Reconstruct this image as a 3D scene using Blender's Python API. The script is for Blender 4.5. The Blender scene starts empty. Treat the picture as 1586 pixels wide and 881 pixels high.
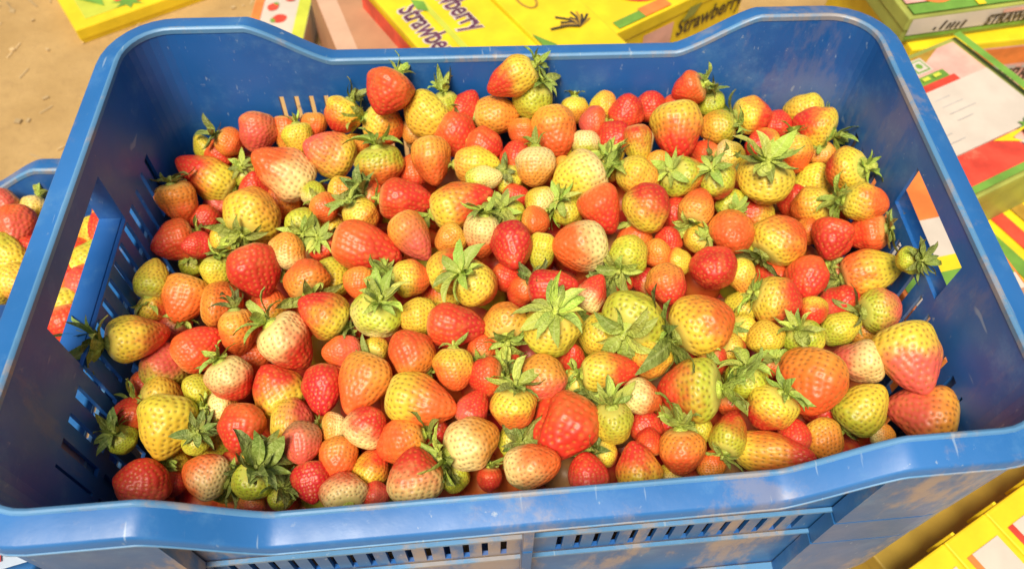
import bpy, bmesh, math, random
import numpy as np
from mathutils import Vector, Matrix, Quaternion

# ---------------------------------------------------------------- camera, sky, sun, exposure
scene = bpy.context.scene
COL = scene.collection
cam_data = bpy.data.cameras.new('camera')
cam_data.lens = 28.567
cam_data.sensor_width = 36.0
cam_data.clip_start = 0.02
cam_data.clip_end = 200.0
cam = bpy.data.objects.new('camera', cam_data)
cam.matrix_world = Matrix(((0.99710, 0.05411, -0.05358, -0.03305),
                           (-0.07501, 0.81890, -0.56901, -0.15938),
                           (0.01309, 0.57138, 0.82058, 0.76003),
                           (0, 0, 0, 1)))
cam_data.dof.use_dof = True
cam_data.dof.focus_distance = 0.50
cam_data.dof.aperture_fstop = 9.0
COL.objects.link(cam)
scene.camera = cam

SUN_ELEV, SUN_AZ = math.radians(62), math.radians(207)     # azimuth clockwise from +Y: sun behind the camera, a little left
world = bpy.data.worlds.new('World')
scene.world = world
world.use_nodes = True
wn = world.node_tree
sky = wn.nodes.new('ShaderNodeTexSky')
sky.sky_type = 'NISHITA'
sky.sun_disc = False
sky.sun_elevation = SUN_ELEV
sky.sun_rotation = SUN_AZ
sky.air_density = 1.0
sky.dust_density = 5.0
sky.ozone_density = 0.6
bg = wn.nodes['Background']
bg.inputs['Strength'].default_value = 0.05
wn.links.new(sky.outputs['Color'], bg.inputs['Color'])

sun_d = bpy.data.lights.new('sun', 'SUN')
sun_d.energy = 3.0
sun_d.angle = math.radians(22)
sun_d.color = (1.0, 0.87, 0.68)
sun = bpy.data.objects.new('sun', sun_d)
sd = Vector((math.sin(SUN_AZ) * math.cos(SUN_ELEV), math.cos(SUN_AZ) * math.cos(SUN_ELEV), math.sin(SUN_ELEV)))
sun.rotation_euler = sd.to_track_quat('Z', 'Y').to_euler()
sun.location = sd * 5
COL.objects.link(sun)

vs = scene.view_settings
vs.view_transform = 'Standard'
vs.look = 'None'
vs.exposure = 0.66
vs.gamma = 1.0
scene.render.engine = 'CYCLES'

BERRIES = [
(-0.2455, 0.3371, 0.2674, -0.44, 0.53, 0.72, 0.0188, 0.0247, 0, 5, 4, 0, 'tiny long bare lime to yellow strawberry behind the long orange berry by the left slots'),
(-0.2212, 0.3309, 0.278, 0.72, -0.05, -0.69, 0.0222, 0.0243, 1, 2, 2, 5, 'small orange strawberry left of the smooth pink berry at back left'),
(-0.2334, 0.3318, 0.2644, 0.51, -0.74, -0.44, 0.0231, 0.0247, 1, 2, 0, 0, 'small bare orange to red strawberry behind the red heart-shaped berry'),
(-0.1964, 0.331, 0.2881, -0.17, -0.82, -0.54, 0.0303, 0.0324, 1, 7, 7, 0, 'smooth pink-red strawberry against the back wall at back left, no calyx showing'),
(-0.1765, 0.3361, 0.2798, -0.04, -0.7, -0.71, 0.0213, 0.0298, 0, 2, 3, 0, 'small long bare orange to amber strawberry right of the smooth pink berry at back left'),
(-0.1624, 0.3204, 0.2864, 0.13, -0.68, -0.72, 0.0234, 0.0291, 0, 4, 4, 1, 'small yellow strawberry right of the smooth pink berry at back left'),
(-0.1513, 0.3364, 0.2881, -0.04, -0.69, -0.72, 0.0206, 0.0211, 1, 2, 2, 0, 'small bare orange strawberry right of the smooth pink berry at back left'),
(-0.1383, 0.3055, 0.2869, -0.83, 0.11, 0.54, 0.0339, 0.0411, 0, 4, 7, 0, 'bare yellow to coral pink strawberry right of the smooth pink berry at back left'),
(-0.2427, 0.3104, 0.2623, -0.85, 0.38, 0.37, 0.0317, 0.0517, 0, 4, 0, 2, 'long red-tipped orange strawberry lying by the topmost left wall slots'),
(-0.1739, 0.2898, 0.2852, -0.8, 0.21, 0.56, 0.0375, 0.0507, 0, 6, 2, 1, 'long cream to orange strawberry in front right of the smooth pink berry at back left'),
(-0.2179, 0.336, 0.2527, 0.2, 0.12, 0.97, 0.0213, 0.0219, 1, 2, 7, 0, 'small bare orange to coral pink strawberry behind the red heart-shaped berry'),
(-0.2117, 0.3142, 0.2592, 0.0, 0.29, -0.96, 0.0229, 0.0213, 1, 5, 5, 2, 'small lime strawberry right of the long orange berry by the left slots'),
(-0.2591, 0.2795, 0.2641, 0.14, -0.58, -0.8, 0.0297, 0.0338, 2, 2, 2, 5, 'orange strawberry in front left of the long orange berry by the left slots'),
(-0.2406, 0.271, 0.2528, 0.11, -0.98, -0.19, 0.0227, 0.0227, 1, 0, 0, 0, 'small bare red strawberry in front of the long orange berry by the left slots'),
(-0.259, 0.245, 0.26, -0.9, -0.43, 0.06, 0.03, 0.033, 0, 2, 0, 1, 'orange to red strawberry behind right of the mustard berry by the left slots'),
(-0.2391, 0.2363, 0.2647, -0.73, -0.39, 0.56, 0.0197, 0.0227, 0, 1, 0, 1, 'small crimson to red strawberry behind right of the mustard berry by the left slots'),
(-0.2607, 0.1989, 0.2759, 0.12, 0.94, 0.32, 0.0253, 0.03, 0, 5, 4, 2, 'mustard green strawberry touching the left wall slots, calyx pointing down'),
(-0.1935, 0.2537, 0.2779, 0.3, 0.95, -0.04, 0.0415, 0.0405, 1, 4, 3, 4, 'large leafy yellow to amber strawberry behind the red heart-shaped berry'),
(-0.1999, 0.2911, 0.2675, 0.16, 0.32, 0.93, 0.0249, 0.0259, 0, 7, 0, 0, 'small bare coral pink to red strawberry behind the red heart-shaped berry'),
(-0.1821, 0.2891, 0.2519, 0.98, 0.1, -0.19, 0.0296, 0.0296, 1, 2, 3, 1, 'orange to amber strawberry in front of the smooth pink berry at back left'),
(-0.1548, 0.2347, 0.2833, -0.15, 0.89, -0.42, 0.0261, 0.0242, 1, 5, 5, 4, 'leafy lime strawberry behind right of the red heart-shaped berry'),
(-0.1621, 0.2094, 0.2868, 0.36, 0.54, 0.76, 0.0254, 0.0263, 1, 6, 3, 1, 'cream to amber strawberry behind right of the red heart-shaped berry'),
(-0.1846, 0.1922, 0.2863, 0.34, -0.85, -0.41, 0.0351, 0.0378, 2, 0, 0, 0, 'red heart-shaped strawberry with yellow cleft, right of a small yellow one'),
(-0.2182, 0.2058, 0.2663, -0.12, -0.65, -0.75, 0.023, 0.0278, 0, 5, 4, 2, 'small lime to yellow strawberry left of the red heart-shaped berry'),
(-0.2474, 0.2368, 0.2423, -0.01, 0.12, -0.99, 0.0218, 0.0203, 1, 5, 5, 2, 'small lime strawberry right of the mustard berry by the left slots'),
(-0.147, 0.1823, 0.2879, -0.21, 0.98, -0.03, 0.0302, 0.0284, 1, 2, 2, 4, 'leafy orange strawberry right of the red heart-shaped berry'),
(-0.1377, 0.2457, 0.2892, 0.66, -0.75, 0.07, 0.0219, 0.0214, 1, 3, 2, 1, 'small amber to orange strawberry behind left of the large crimson berry pointing right'),
(-0.1491, 0.2678, 0.2818, 0.05, 0.75, 0.66, 0.0185, 0.019, 1, 6, 5, 0, 'tiny bare cream to lime strawberry behind left of the large crimson berry pointing right'),
(-0.1267, 0.3332, 0.3005, -0.54, -0.58, -0.61, 0.028, 0.028, 1, 4, 0, 5, 'yellow to red strawberry in front left of the ridged red berry at the back'),
(-0.0878, 0.329, 0.325, -0.51, -0.72, -0.48, 0.0382, 0.0351, 0, 2, 0, 1, 'ridged red strawberry with a tiny stem leaning on the back wall'),
(-0.0949, 0.3317, 0.2896, 0.87, -0.02, -0.49, 0.0316, 0.0337, 1, 4, 2, 4, 'leafy yellow to orange strawberry in front of the ridged red berry at the back'),
(-0.0595, 0.327, 0.3015, -0.77, -0.56, -0.3, 0.0373, 0.0331, 3, 4, 4, 0, 'bare yellow strawberry in front right of the ridged red berry at the back'),
(-0.0436, 0.3354, 0.3033, 0.11, -0.31, -0.94, 0.0229, 0.0229, 1, 5, 4, 4, 'small leafy lime to yellow strawberry left of the smooth amber oval near the back'),
(-0.0291, 0.3349, 0.3017, 0.54, 0.57, 0.62, 0.024, 0.0314, 0, 0, 0, 1, 'small long red strawberry left of the smooth amber oval near the back'),
(-0.0029, 0.3284, 0.2976, 0.99, 0.05, -0.11, 0.0314, 0.0387, 1, 3, 3, 5, 'smooth amber oval strawberry lying sideways below the highest berry at the back'),
(0.0096, 0.3322, 0.3313, -0.86, -0.14, -0.49, 0.0282, 0.0413, 0, 4, 0, 2, 'highest strawberry at the back wall, pink with yellow shoulder and pointed green calyx'),
(0.0249, 0.3319, 0.3103, -0.42, -0.11, -0.9, 0.0311, 0.0332, 1, 5, 5, 2, 'lime strawberry in front right of the highest berry by the back wall'),
(-0.0361, 0.3125, 0.2936, 0.84, -0.37, -0.38, 0.0341, 0.0362, 1, 2, 0, 0, 'bare orange to red strawberry in front left of the smooth amber oval near the back'),
(-0.0146, 0.2973, 0.2954, 0.9, -0.41, -0.12, 0.0286, 0.0296, 1, 2, 0, 1, 'orange to red strawberry in front of the smooth amber oval near the back'),
(0.0167, 0.3108, 0.2949, -0.06, -0.81, -0.58, 0.0202, 0.0228, 1, 2, 2, 0, 'small bare orange strawberry in front right of the smooth amber oval near the back'),
(-0.0558, 0.2782, 0.3006, 0.13, -0.82, -0.55, 0.0308, 0.0377, 0, 3, 2, 0, 'bare amber to orange strawberry in front left of the smooth amber oval near the back'),
(-0.0678, 0.3365, 0.2674, 0.04, 0.71, 0.71, 0.0201, 0.0207, 1, 6, 3, 0, 'tiny bare cream to amber strawberry left of the smooth amber oval near the back'),
(-0.0961, 0.2812, 0.2943, 0.1, -0.53, -0.85, 0.034, 0.033, 1, 5, 2, 4, 'leafy lime to orange strawberry in front of the ridged red berry at the back'),
(-0.1194, 0.3207, 0.2768, 0.99, 0.06, -0.12, 0.0217, 0.0222, 1, 3, 3, 0, 'small bare amber strawberry in front left of the ridged red berry at the back'),
(-0.0213, 0.2749, 0.2982, 0.99, -0.11, 0.05, 0.0269, 0.0359, 1, 3, 4, 1, 'long amber to yellow strawberry in front of the smooth amber oval near the back'),
(-0.0173, 0.2557, 0.3028, 0.99, 0.08, 0.1, 0.0195, 0.0282, 1, 5, 6, 0, 'small long bare lime to cream strawberry behind the shiny crimson mid-heap berry'),
(0.0097, 0.2816, 0.297, 0.02, 0.44, 0.9, 0.0242, 0.0252, 1, 2, 0, 0, 'small bare orange to red strawberry in front of the highest berry by the back wall'),
(0.023, 0.2643, 0.3044, -0.06, -0.84, -0.55, 0.0285, 0.0304, 1, 6, 3, 1, 'cream to amber strawberry in front right of the smooth amber oval near the back'),
(-0.0721, 0.2855, 0.2837, 0.06, 0.45, 0.89, 0.0255, 0.0255, 1, 0, 2, 0, 'bare red to orange strawberry in front of the ridged red berry at the back'),
(0.0034, 0.2627, 0.2908, 0.36, -0.01, -0.93, 0.0224, 0.0229, 1, 5, 4, 5, 'small lime to yellow strawberry behind the shiny crimson mid-heap berry'),
(0.0422, 0.3039, 0.3009, 0.1, -0.87, -0.49, 0.0338, 0.041, 3, 3, 2, 0, 'bare amber to orange strawberry right of the smooth amber oval near the back'),
(0.0653, 0.2918, 0.2966, -0.04, -0.71, -0.7, 0.0214, 0.0245, 1, 6, 5, 0, 'small bare cream to lime strawberry left of the big yellow-topped red berry'),
(0.0743, 0.317, 0.2968, -0.99, 0.14, -0.08, 0.0251, 0.0219, 1, 2, 7, 1, 'small orange to coral pink strawberry left of the big yellow-topped red berry'),
(0.0622, 0.3358, 0.2925, -0.04, -0.68, -0.73, 0.0218, 0.0224, 1, 4, 3, 1, 'small yellow to amber strawberry in front right of the highest berry by the back wall'),
(0.0854, 0.335, 0.2964, -0.98, 0.15, -0.09, 0.0239, 0.0223, 1, 3, 4, 0, 'small bare amber to yellow strawberry left of the big yellow-topped red berry'),
(0.1016, 0.3224, 0.3043, -0.06, 0.23, 0.97, 0.0281, 0.026, 0, 0, 0, 0, 'bare red strawberry behind left of the big yellow-topped red berry'),
(0.1244, 0.3347, 0.294, -0.04, 0.39, 0.92, 0.0246, 0.0256, 1, 0, 0, 0, 'small bare red strawberry behind left of the big yellow-topped red berry'),
(0.0885, 0.2978, 0.2956, -0.52, -0.85, -0.06, 0.0268, 0.0288, 1, 1, 0, 0, 'bare crimson to red strawberry left of the big yellow-topped red berry'),
(0.105, 0.2833, 0.302, 0.11, -0.79, -0.61, 0.0222, 0.0333, 0, 0, 4, 0, 'small long bare red to yellow strawberry left of the big yellow-topped red berry'),
(0.1389, 0.2974, 0.3021, 0.08, -0.83, -0.55, 0.0379, 0.0461, 0, 4, 0, 0, 'big strawberry with yellow top and deep red tip near the back wall'),
(0.1738, 0.3053, 0.2958, -0.92, 0.17, -0.35, 0.0271, 0.0303, 1, 5, 3, 2, 'lime to amber strawberry right of the big yellow-topped red berry'),
(0.1524, 0.3334, 0.3127, -0.83, 0.16, -0.54, 0.0261, 0.0261, 0, 2, 0, 2, 'orange to red strawberry behind the big yellow-topped red berry'),
(0.176, 0.3353, 0.2941, 0.28, -0.09, -0.95, 0.0231, 0.0225, 1, 5, 5, 5, 'small lime strawberry behind right of the big yellow-topped red berry'),
(0.2101, 0.3255, 0.288, 1.0, 0.02, -0.08, 0.0301, 0.0312, 1, 4, 0, 5, 'yellow to red strawberry left of the coral berry in the back right corner'),
(0.1768, 0.273, 0.2986, 0.99, -0.15, 0.09, 0.0222, 0.0232, 1, 6, 4, 5, 'small cream to yellow strawberry behind left of the bright yellow leafy berry at right'),
(0.1205, 0.2716, 0.2944, -0.08, 0.3, 0.95, 0.0207, 0.0202, 1, 4, 3, 0, 'small bare yellow to amber strawberry in front left of the big yellow-topped red berry'),
(0.045, 0.2691, 0.2941, -0.02, 0.3, 0.95, 0.0205, 0.021, 1, 2, 3, 0, 'small bare orange to amber strawberry behind the big cream-and-orange globe'),
(0.2335, 0.3206, 0.2803, 0.75, -0.5, 0.44, 0.0244, 0.0238, 1, 0, 0, 0, 'small bare red strawberry left of the coral berry in the back right corner'),
(0.2572, 0.3322, 0.2828, -0.92, 0.31, -0.24, 0.0306, 0.0339, 1, 4, 4, 1, 'yellow strawberry behind left of the coral berry in the back right corner'),
(0.2556, 0.3066, 0.2918, -0.74, 0.67, -0.03, 0.0328, 0.0338, 0, 4, 0, 2, 'coral red strawberry with yellow edge and thin calyx whiskers in back right corner'),
(0.2584, 0.2448, 0.305, -0.56, 0.47, -0.69, 0.0325, 0.0295, 1, 4, 0, 3, 'green-capped yellow to red strawberry right of the bright yellow leafy berry at right'),
(0.2614, 0.2878, 0.2771, 0.26, -0.07, -0.96, 0.0222, 0.0212, 1, 3, 2, 2, 'small amber to orange strawberry in front of the coral berry in the back right corner'),
(0.2333, 0.2823, 0.2861, -0.04, -0.72, -0.69, 0.0291, 0.0312, 1, 4, 2, 1, 'yellow to orange strawberry in front left of the coral berry in the back right corner'),
(0.1948, 0.2409, 0.3008, 0.06, -0.14, -0.99, 0.0402, 0.0353, 1, 4, 4, 4, 'bright yellow strawberry crowned by big dark-hearted calyx near the right wall top'),
(0.2586, 0.2072, 0.3113, 0.95, -0.3, 0.02, 0.0273, 0.032, 1, 4, 2, 4, 'leafy yellow to orange strawberry right of the yellow globe below the dark leaf'),
(0.2322, 0.2254, 0.286, -0.59, 0.35, -0.72, 0.0297, 0.0297, 1, 4, 2, 2, 'yellow to orange strawberry behind right of the yellow globe below the dark leaf'),
(0.2287, 0.2448, 0.2721, -0.15, 0.36, 0.92, 0.0256, 0.0266, 1, 0, 0, 0, 'bare red strawberry in front right of the bright yellow leafy berry at right'),
(0.0542, 0.2491, 0.3051, -0.93, -0.31, -0.22, 0.0359, 0.0398, 0, 6, 4, 1, 'cream to yellow strawberry behind the big cream-and-orange globe'),
(0.0996, 0.2511, 0.3027, 0.85, -0.35, -0.4, 0.0294, 0.0333, 1, 4, 3, 4, 'leafy yellow to amber strawberry in front left of the big yellow-topped red berry'),
(0.1324, 0.247, 0.3034, 0.72, 0.14, -0.68, 0.0303, 0.0274, 1, 5, 2, 2, 'lime to orange strawberry in front of the big yellow-topped red berry'),
(0.1592, 0.2408, 0.304, 0.51, -0.01, -0.86, 0.0272, 0.0272, 1, 5, 0, 2, 'lime to red strawberry left of the bright yellow leafy berry at right'),
(0.0682, 0.2184, 0.3037, 0.41, -0.83, -0.37, 0.0312, 0.035, 2, 2, 0, 0, 'bare orange to red strawberry behind right of the big cream-and-orange globe'),
(0.1003, 0.2153, 0.3093, 0.67, 0.3, 0.68, 0.0347, 0.0328, 3, 4, 0, 1, 'yellow to red strawberry behind right of the big cream-and-orange globe'),
(0.1375, 0.2177, 0.3044, 0.4, 0.91, 0.14, 0.0256, 0.0304, 0, 3, 2, 4, 'leafy amber to orange strawberry behind the round bumpy coral berry'),
(0.1574, 0.191, 0.3044, -0.24, -0.87, 0.44, 0.0306, 0.0334, 1, 2, 2, 0, 'bare orange strawberry behind right of the round bumpy coral berry'),
(0.1372, 0.1592, 0.3065, -0.24, -0.8, 0.55, 0.0295, 0.0286, 1, 0, 0, 0, 'round bumpy coral strawberry with its tip pointing straight up at the viewer'),
(0.0465, 0.1834, 0.3068, -0.99, -0.17, 0.03, 0.0363, 0.0381, 1, 6, 2, 0, 'big globe-shaped strawberry, orange on the left and cream on the right'),
(0.0197, 0.1865, 0.2999, -0.22, -0.77, -0.6, 0.0193, 0.0284, 1, 4, 5, 0, 'small long bare yellow to lime strawberry right of the shiny crimson mid-heap berry'),
(0.0801, 0.175, 0.3061, 0.54, 0.84, -0.04, 0.0271, 0.0271, 1, 5, 4, 4, 'leafy lime to yellow strawberry right of the big cream-and-orange globe'),
(0.0919, 0.2057, 0.2866, 0.05, 0.78, 0.62, 0.0249, 0.0211, 1, 2, 2, 0, 'bare orange strawberry right of the big cream-and-orange globe'),
(0.1031, 0.149, 0.304, 0.18, -0.97, -0.17, 0.0274, 0.0292, 1, 3, 0, 0, 'bare amber to red strawberry behind right of the big lime star-topped berry'),
(0.1585, 0.1571, 0.2975, 0.27, -0.84, -0.46, 0.0208, 0.0272, 1, 4, 3, 0, 'small long bare yellow to amber strawberry right of the round bumpy coral berry'),
(0.1917, 0.187, 0.3013, 0.72, 0.59, 0.36, 0.0363, 0.0354, 1, 4, 2, 5, 'yellow-orange globe strawberry with a dark wilted calyx at its lower left, right side'),
(0.0234, 0.2346, 0.2984, -0.76, 0.65, 0.03, 0.0241, 0.0222, 1, 6, 4, 4, 'leafy cream to yellow strawberry behind right of the shiny crimson mid-heap berry'),
(0.0191, 0.2148, 0.3001, 0.9, -0.3, 0.3, 0.0226, 0.0198, 1, 3, 2, 0, 'small bare amber to orange strawberry behind right of the shiny crimson mid-heap berry'),
(0.115, 0.1975, 0.2928, -0.08, 0.39, 0.92, 0.0189, 0.0198, 1, 0, 0, 0, 'small bare red strawberry behind left of the round bumpy coral berry'),
(0.1035, 0.185, 0.2938, -0.07, 0.4, 0.91, 0.02, 0.0214, 1, 2, 3, 0, 'small bare orange to amber strawberry left of the round bumpy coral berry'),
(0.1183, 0.1749, 0.2952, 0.91, -0.29, 0.31, 0.018, 0.0175, 1, 2, 4, 0, 'small bare orange to yellow strawberry left of the round bumpy coral berry'),
(0.0246, 0.1523, 0.3052, 0.93, -0.11, 0.36, 0.0246, 0.0343, 0, 1, 0, 0, 'long bare crimson to red strawberry in front left of the big cream-and-orange globe'),
(0.0505, 0.1465, 0.305, 0.53, 0.6, 0.6, 0.0211, 0.0263, 0, 6, 0, 1, 'small cream to red strawberry in front of the big cream-and-orange globe'),
(-0.0755, 0.2426, 0.2971, 0.99, -0.11, -0.07, 0.0308, 0.0405, 0, 0, 0, 1, 'long red strawberry behind right of the large crimson berry pointing right'),
(-0.0343, 0.2333, 0.302, 0.95, 0.17, 0.26, 0.0333, 0.0476, 0, 4, 0, 1, 'long yellow to red strawberry behind left of the shiny crimson mid-heap berry'),
(-0.1037, 0.2005, 0.2966, 0.95, -0.28, -0.14, 0.0333, 0.0499, 0, 2, 0, 0, 'large crimson strawberry pointing right, left of the oblong orange one'),
(-0.071, 0.2043, 0.3011, 0.53, -0.74, -0.41, 0.0277, 0.0388, 0, 3, 7, 0, 'long bare amber to coral pink strawberry right of the large crimson berry pointing right'),
(-0.0445, 0.2037, 0.2974, -0.78, -0.58, -0.22, 0.0209, 0.0223, 3, 3, 3, 0, 'small bare amber strawberry behind the yellow berry with red side'),
(-0.1099, 0.2348, 0.2919, 0.46, -0.18, -0.87, 0.0259, 0.0269, 1, 4, 2, 2, 'yellow to orange strawberry behind the large crimson berry pointing right'),
(-0.1249, 0.2661, 0.2804, 1.0, -0.06, -0.01, 0.0271, 0.0261, 1, 4, 3, 0, 'bare yellow to amber strawberry behind left of the large crimson berry pointing right'),
(-0.0217, 0.2016, 0.3019, -0.13, -0.6, -0.79, 0.025, 0.0314, 0, 6, 2, 4, 'long leafy cream to orange strawberry left of the shiny crimson mid-heap berry'),
(-0.0012, 0.1847, 0.3086, -0.01, -1.0, 0.05, 0.0298, 0.0343, 0, 1, 0, 0, 'shiny crimson strawberry with pale seeds, nearly round, in the middle of the heap'),
(-0.0436, 0.1769, 0.2962, 0.95, 0.14, 0.3, 0.0309, 0.0354, 1, 4, 0, 0, 'bright yellow strawberry with red far side, left of a leafy orange one at mid heap'),
(-0.028, 0.1574, 0.3051, 0.57, -0.07, -0.82, 0.0299, 0.029, 1, 4, 2, 4, 'leafy yellow to orange strawberry in front right of the yellow berry with red side'),
(-0.0724, 0.1712, 0.2974, 0.95, 0.14, -0.28, 0.0243, 0.027, 1, 4, 2, 4, 'leafy yellow to orange strawberry left of the yellow berry with red side'),
(-0.1093, 0.1732, 0.2925, -0.01, -0.96, -0.26, 0.0208, 0.0226, 1, 3, 2, 0, 'small bare amber to orange strawberry in front of the large crimson berry pointing right'),
(-0.006, 0.1726, 0.2909, 0.92, -0.26, 0.29, 0.0201, 0.021, 1, 2, 0, 0, 'small bare orange to red strawberry in front of the shiny crimson mid-heap berry'),
(0.0069, 0.2441, 0.2923, 0.91, -0.3, 0.27, 0.021, 0.0205, 1, 2, 0, 0, 'small bare orange to red strawberry behind the shiny crimson mid-heap berry'),
(-0.2394, 0.1851, 0.2666, -0.31, -0.91, -0.28, 0.0309, 0.0356, 0, 3, 2, 0, 'bare amber to orange strawberry in front right of the mustard berry by the left slots'),
(-0.2112, 0.1775, 0.2668, 0.99, 0.02, -0.13, 0.0326, 0.0289, 1, 2, 2, 0, 'bare orange strawberry behind right of the smooth dark-orange berry at left'),
(-0.1932, 0.1471, 0.2786, 0.07, -0.73, -0.68, 0.0258, 0.0321, 1, 3, 2, 5, 'amber to orange strawberry right of the smooth dark-orange berry at left'),
(-0.2583, 0.1441, 0.283, 0.81, 0.4, -0.43, 0.0316, 0.0404, 0, 4, 0, 6, 'orange-red strawberry with large dark leafy calyx under the left handle hole'),
(-0.222, 0.1426, 0.2694, 0.82, 0.49, 0.3, 0.0278, 0.035, 0, 2, 0, 0, 'smooth dark-orange strawberry without calyx, right of the dark-leaved one at left'),
(-0.2478, 0.1362, 0.2573, 0.28, 0.78, 0.56, 0.0326, 0.0326, 1, 5, 7, 0, 'bare lime to coral pink strawberry in front left of the smooth dark-orange berry at left'),
(-0.2185, 0.111, 0.266, -0.72, 0.28, 0.63, 0.021, 0.0236, 1, 5, 5, 1, 'small lime strawberry in front of the smooth dark-orange berry at left'),
(-0.194, 0.1094, 0.2797, 0.35, -0.59, -0.73, 0.0282, 0.03, 1, 6, 0, 2, 'cream to red strawberry in front right of the smooth dark-orange berry at left'),
(-0.1636, 0.1021, 0.2767, -0.49, 0.65, 0.58, 0.0325, 0.0351, 0, 4, 0, 1, 'yellow to red strawberry in front of the cream striped berry'),
(-0.1548, 0.1301, 0.2871, 0.61, -0.48, -0.64, 0.0347, 0.0391, 0, 6, 0, 2, 'cream strawberry with red stripes towards its tip and small calyx at top left'),
(-0.1786, 0.1789, 0.263, 0.13, 0.6, 0.79, 0.0264, 0.0254, 1, 4, 2, 0, 'bare yellow to orange strawberry in front right of the red heart-shaped berry'),
(-0.133, 0.148, 0.2949, -0.82, 0.37, 0.44, 0.0324, 0.035, 0, 4, 0, 5, 'yellow to red strawberry behind right of the cream striped berry'),
(-0.0956, 0.1428, 0.2967, -0.22, -0.03, -0.97, 0.0323, 0.0305, 1, 5, 6, 4, 'leafy lime to cream strawberry in front of the large crimson berry pointing right'),
(-0.0679, 0.1405, 0.2965, -0.99, -0.03, 0.16, 0.0244, 0.0271, 1, 4, 4, 1, 'yellow strawberry left of the bright red oval at heap centre'),
(-0.0423, 0.1264, 0.304, 0.98, -0.2, 0.06, 0.029, 0.0384, 0, 0, 0, 0, 'bright red oval strawberry lying sideways at the centre of the heap'),
(-0.0093, 0.1283, 0.3006, 0.01, 0.98, -0.21, 0.0293, 0.0284, 1, 3, 3, 4, 'leafy amber strawberry right of the bright red oval at heap centre'),
(-0.0725, 0.1105, 0.2992, -0.57, 0.57, 0.59, 0.0295, 0.0328, 1, 2, 2, 1, 'orange strawberry behind the long dark-dotted yellow berry'),
(-0.1192, 0.1196, 0.289, -0.96, -0.22, 0.15, 0.0206, 0.0258, 1, 7, 2, 1, 'small coral pink to orange strawberry right of the cream striped berry'),
(-0.1049, 0.0922, 0.2941, -0.44, -0.87, -0.2, 0.0315, 0.0406, 0, 3, 2, 0, 'long bare amber to orange strawberry left of the long dark-dotted yellow berry'),
(-0.131, 0.093, 0.2882, 0.0, -0.99, -0.14, 0.0251, 0.0326, 0, 0, 1, 0, 'long bare red to crimson strawberry in front right of the cream striped berry'),
(-0.0457, 0.0971, 0.2985, -0.06, -0.87, -0.48, 0.0241, 0.0275, 1, 4, 2, 1, 'yellow to orange strawberry in front of the bright red oval at heap centre'),
(-0.0664, 0.0758, 0.2969, 0.94, -0.33, -0.04, 0.0309, 0.0456, 0, 4, 2, 0, 'long yellow-to-orange strawberry with dark seed dots, left of front centre'),
(-0.0252, 0.0911, 0.2967, -0.96, 0.17, -0.2, 0.0241, 0.0233, 1, 2, 0, 2, 'orange to red strawberry in front right of the bright red oval at heap centre'),
(-0.0092, 0.066, 0.2997, -0.11, -0.56, -0.82, 0.0282, 0.0282, 1, 4, 2, 4, 'leafy yellow to orange strawberry behind right of the cream berry with green star'),
(0.0102, 0.0871, 0.2996, 0.05, 0.83, 0.55, 0.0306, 0.0289, 3, 7, 3, 1, 'coral pink to amber strawberry behind left of the giant lobed red berry at front'),
(-0.0338, 0.0715, 0.2929, 0.55, 0.75, 0.37, 0.0213, 0.0245, 0, 7, 0, 0, 'bare coral pink to red strawberry behind the cream berry with green star'),
(0.0201, 0.1171, 0.305, -0.07, -0.13, -0.99, 0.0356, 0.0339, 1, 4, 5, 4, 'large leafy yellow to lime strawberry left of the big lime star-topped berry'),
(0.0539, 0.1207, 0.2888, 0.66, -0.7, -0.29, 0.0271, 0.0315, 1, 4, 4, 0, 'bare yellow strawberry in front left of the big lime star-topped berry'),
(0.0742, 0.1212, 0.3094, 0.47, 0.8, -0.38, 0.0391, 0.0357, 1, 5, 5, 4, 'big lime green strawberry with its star calyx facing the viewer, right of centre'),
(0.1189, 0.1161, 0.3072, 0.9, 0.4, 0.15, 0.0401, 0.0409, 1, 4, 2, 6, 'big orange and yellow strawberry with dark wilted calyx on its lower left'),
(0.0827, 0.0946, 0.2994, -0.35, -0.68, -0.65, 0.0244, 0.026, 1, 4, 3, 2, 'yellow to amber strawberry in front right of the big lime star-topped berry'),
(0.0546, 0.0868, 0.3014, 1.0, 0.02, 0.02, 0.0257, 0.0381, 0, 4, 0, 2, 'long yellow to red strawberry in front left of the big lime star-topped berry'),
(0.0722, 0.0679, 0.3, 0.94, -0.2, -0.27, 0.0228, 0.0261, 1, 6, 2, 7, 'cream to orange strawberry left of the large half-red half-lime berry'),
(0.1021, 0.0707, 0.302, -0.87, 0.27, -0.4, 0.0376, 0.0392, 0, 5, 0, 4, 'large strawberry, red on the left half and lime on the right, with leafy calyx'),
(0.1406, 0.0747, 0.2999, 0.18, -0.32, -0.93, 0.0256, 0.024, 1, 5, 5, 4, 'leafy lime strawberry right of the large half-red half-lime berry'),
(0.1897, 0.1051, 0.2953, 0.56, -0.2, -0.8, 0.0251, 0.0233, 1, 5, 4, 4, 'leafy lime to yellow strawberry behind the big smooth orange berry'),
(0.1623, 0.1072, 0.299, -0.16, 0.78, 0.6, 0.0232, 0.0215, 1, 4, 4, 0, 'bare yellow strawberry behind left of the big smooth orange berry'),
(0.177, 0.1342, 0.2989, 0.93, -0.32, -0.2, 0.0301, 0.0318, 1, 4, 0, 4, 'leafy yellow to red strawberry in front of the yellow globe below the dark leaf'),
(0.2051, 0.154, 0.2967, -0.29, -0.95, 0.05, 0.0281, 0.0309, 1, 2, 0, 0, 'bare orange to red strawberry in front right of the yellow globe below the dark leaf'),
(0.2041, 0.1294, 0.2905, -0.19, -0.95, -0.24, 0.0197, 0.0206, 1, 4, 0, 0, 'small bare yellow to red strawberry behind the big smooth orange berry'),
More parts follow.
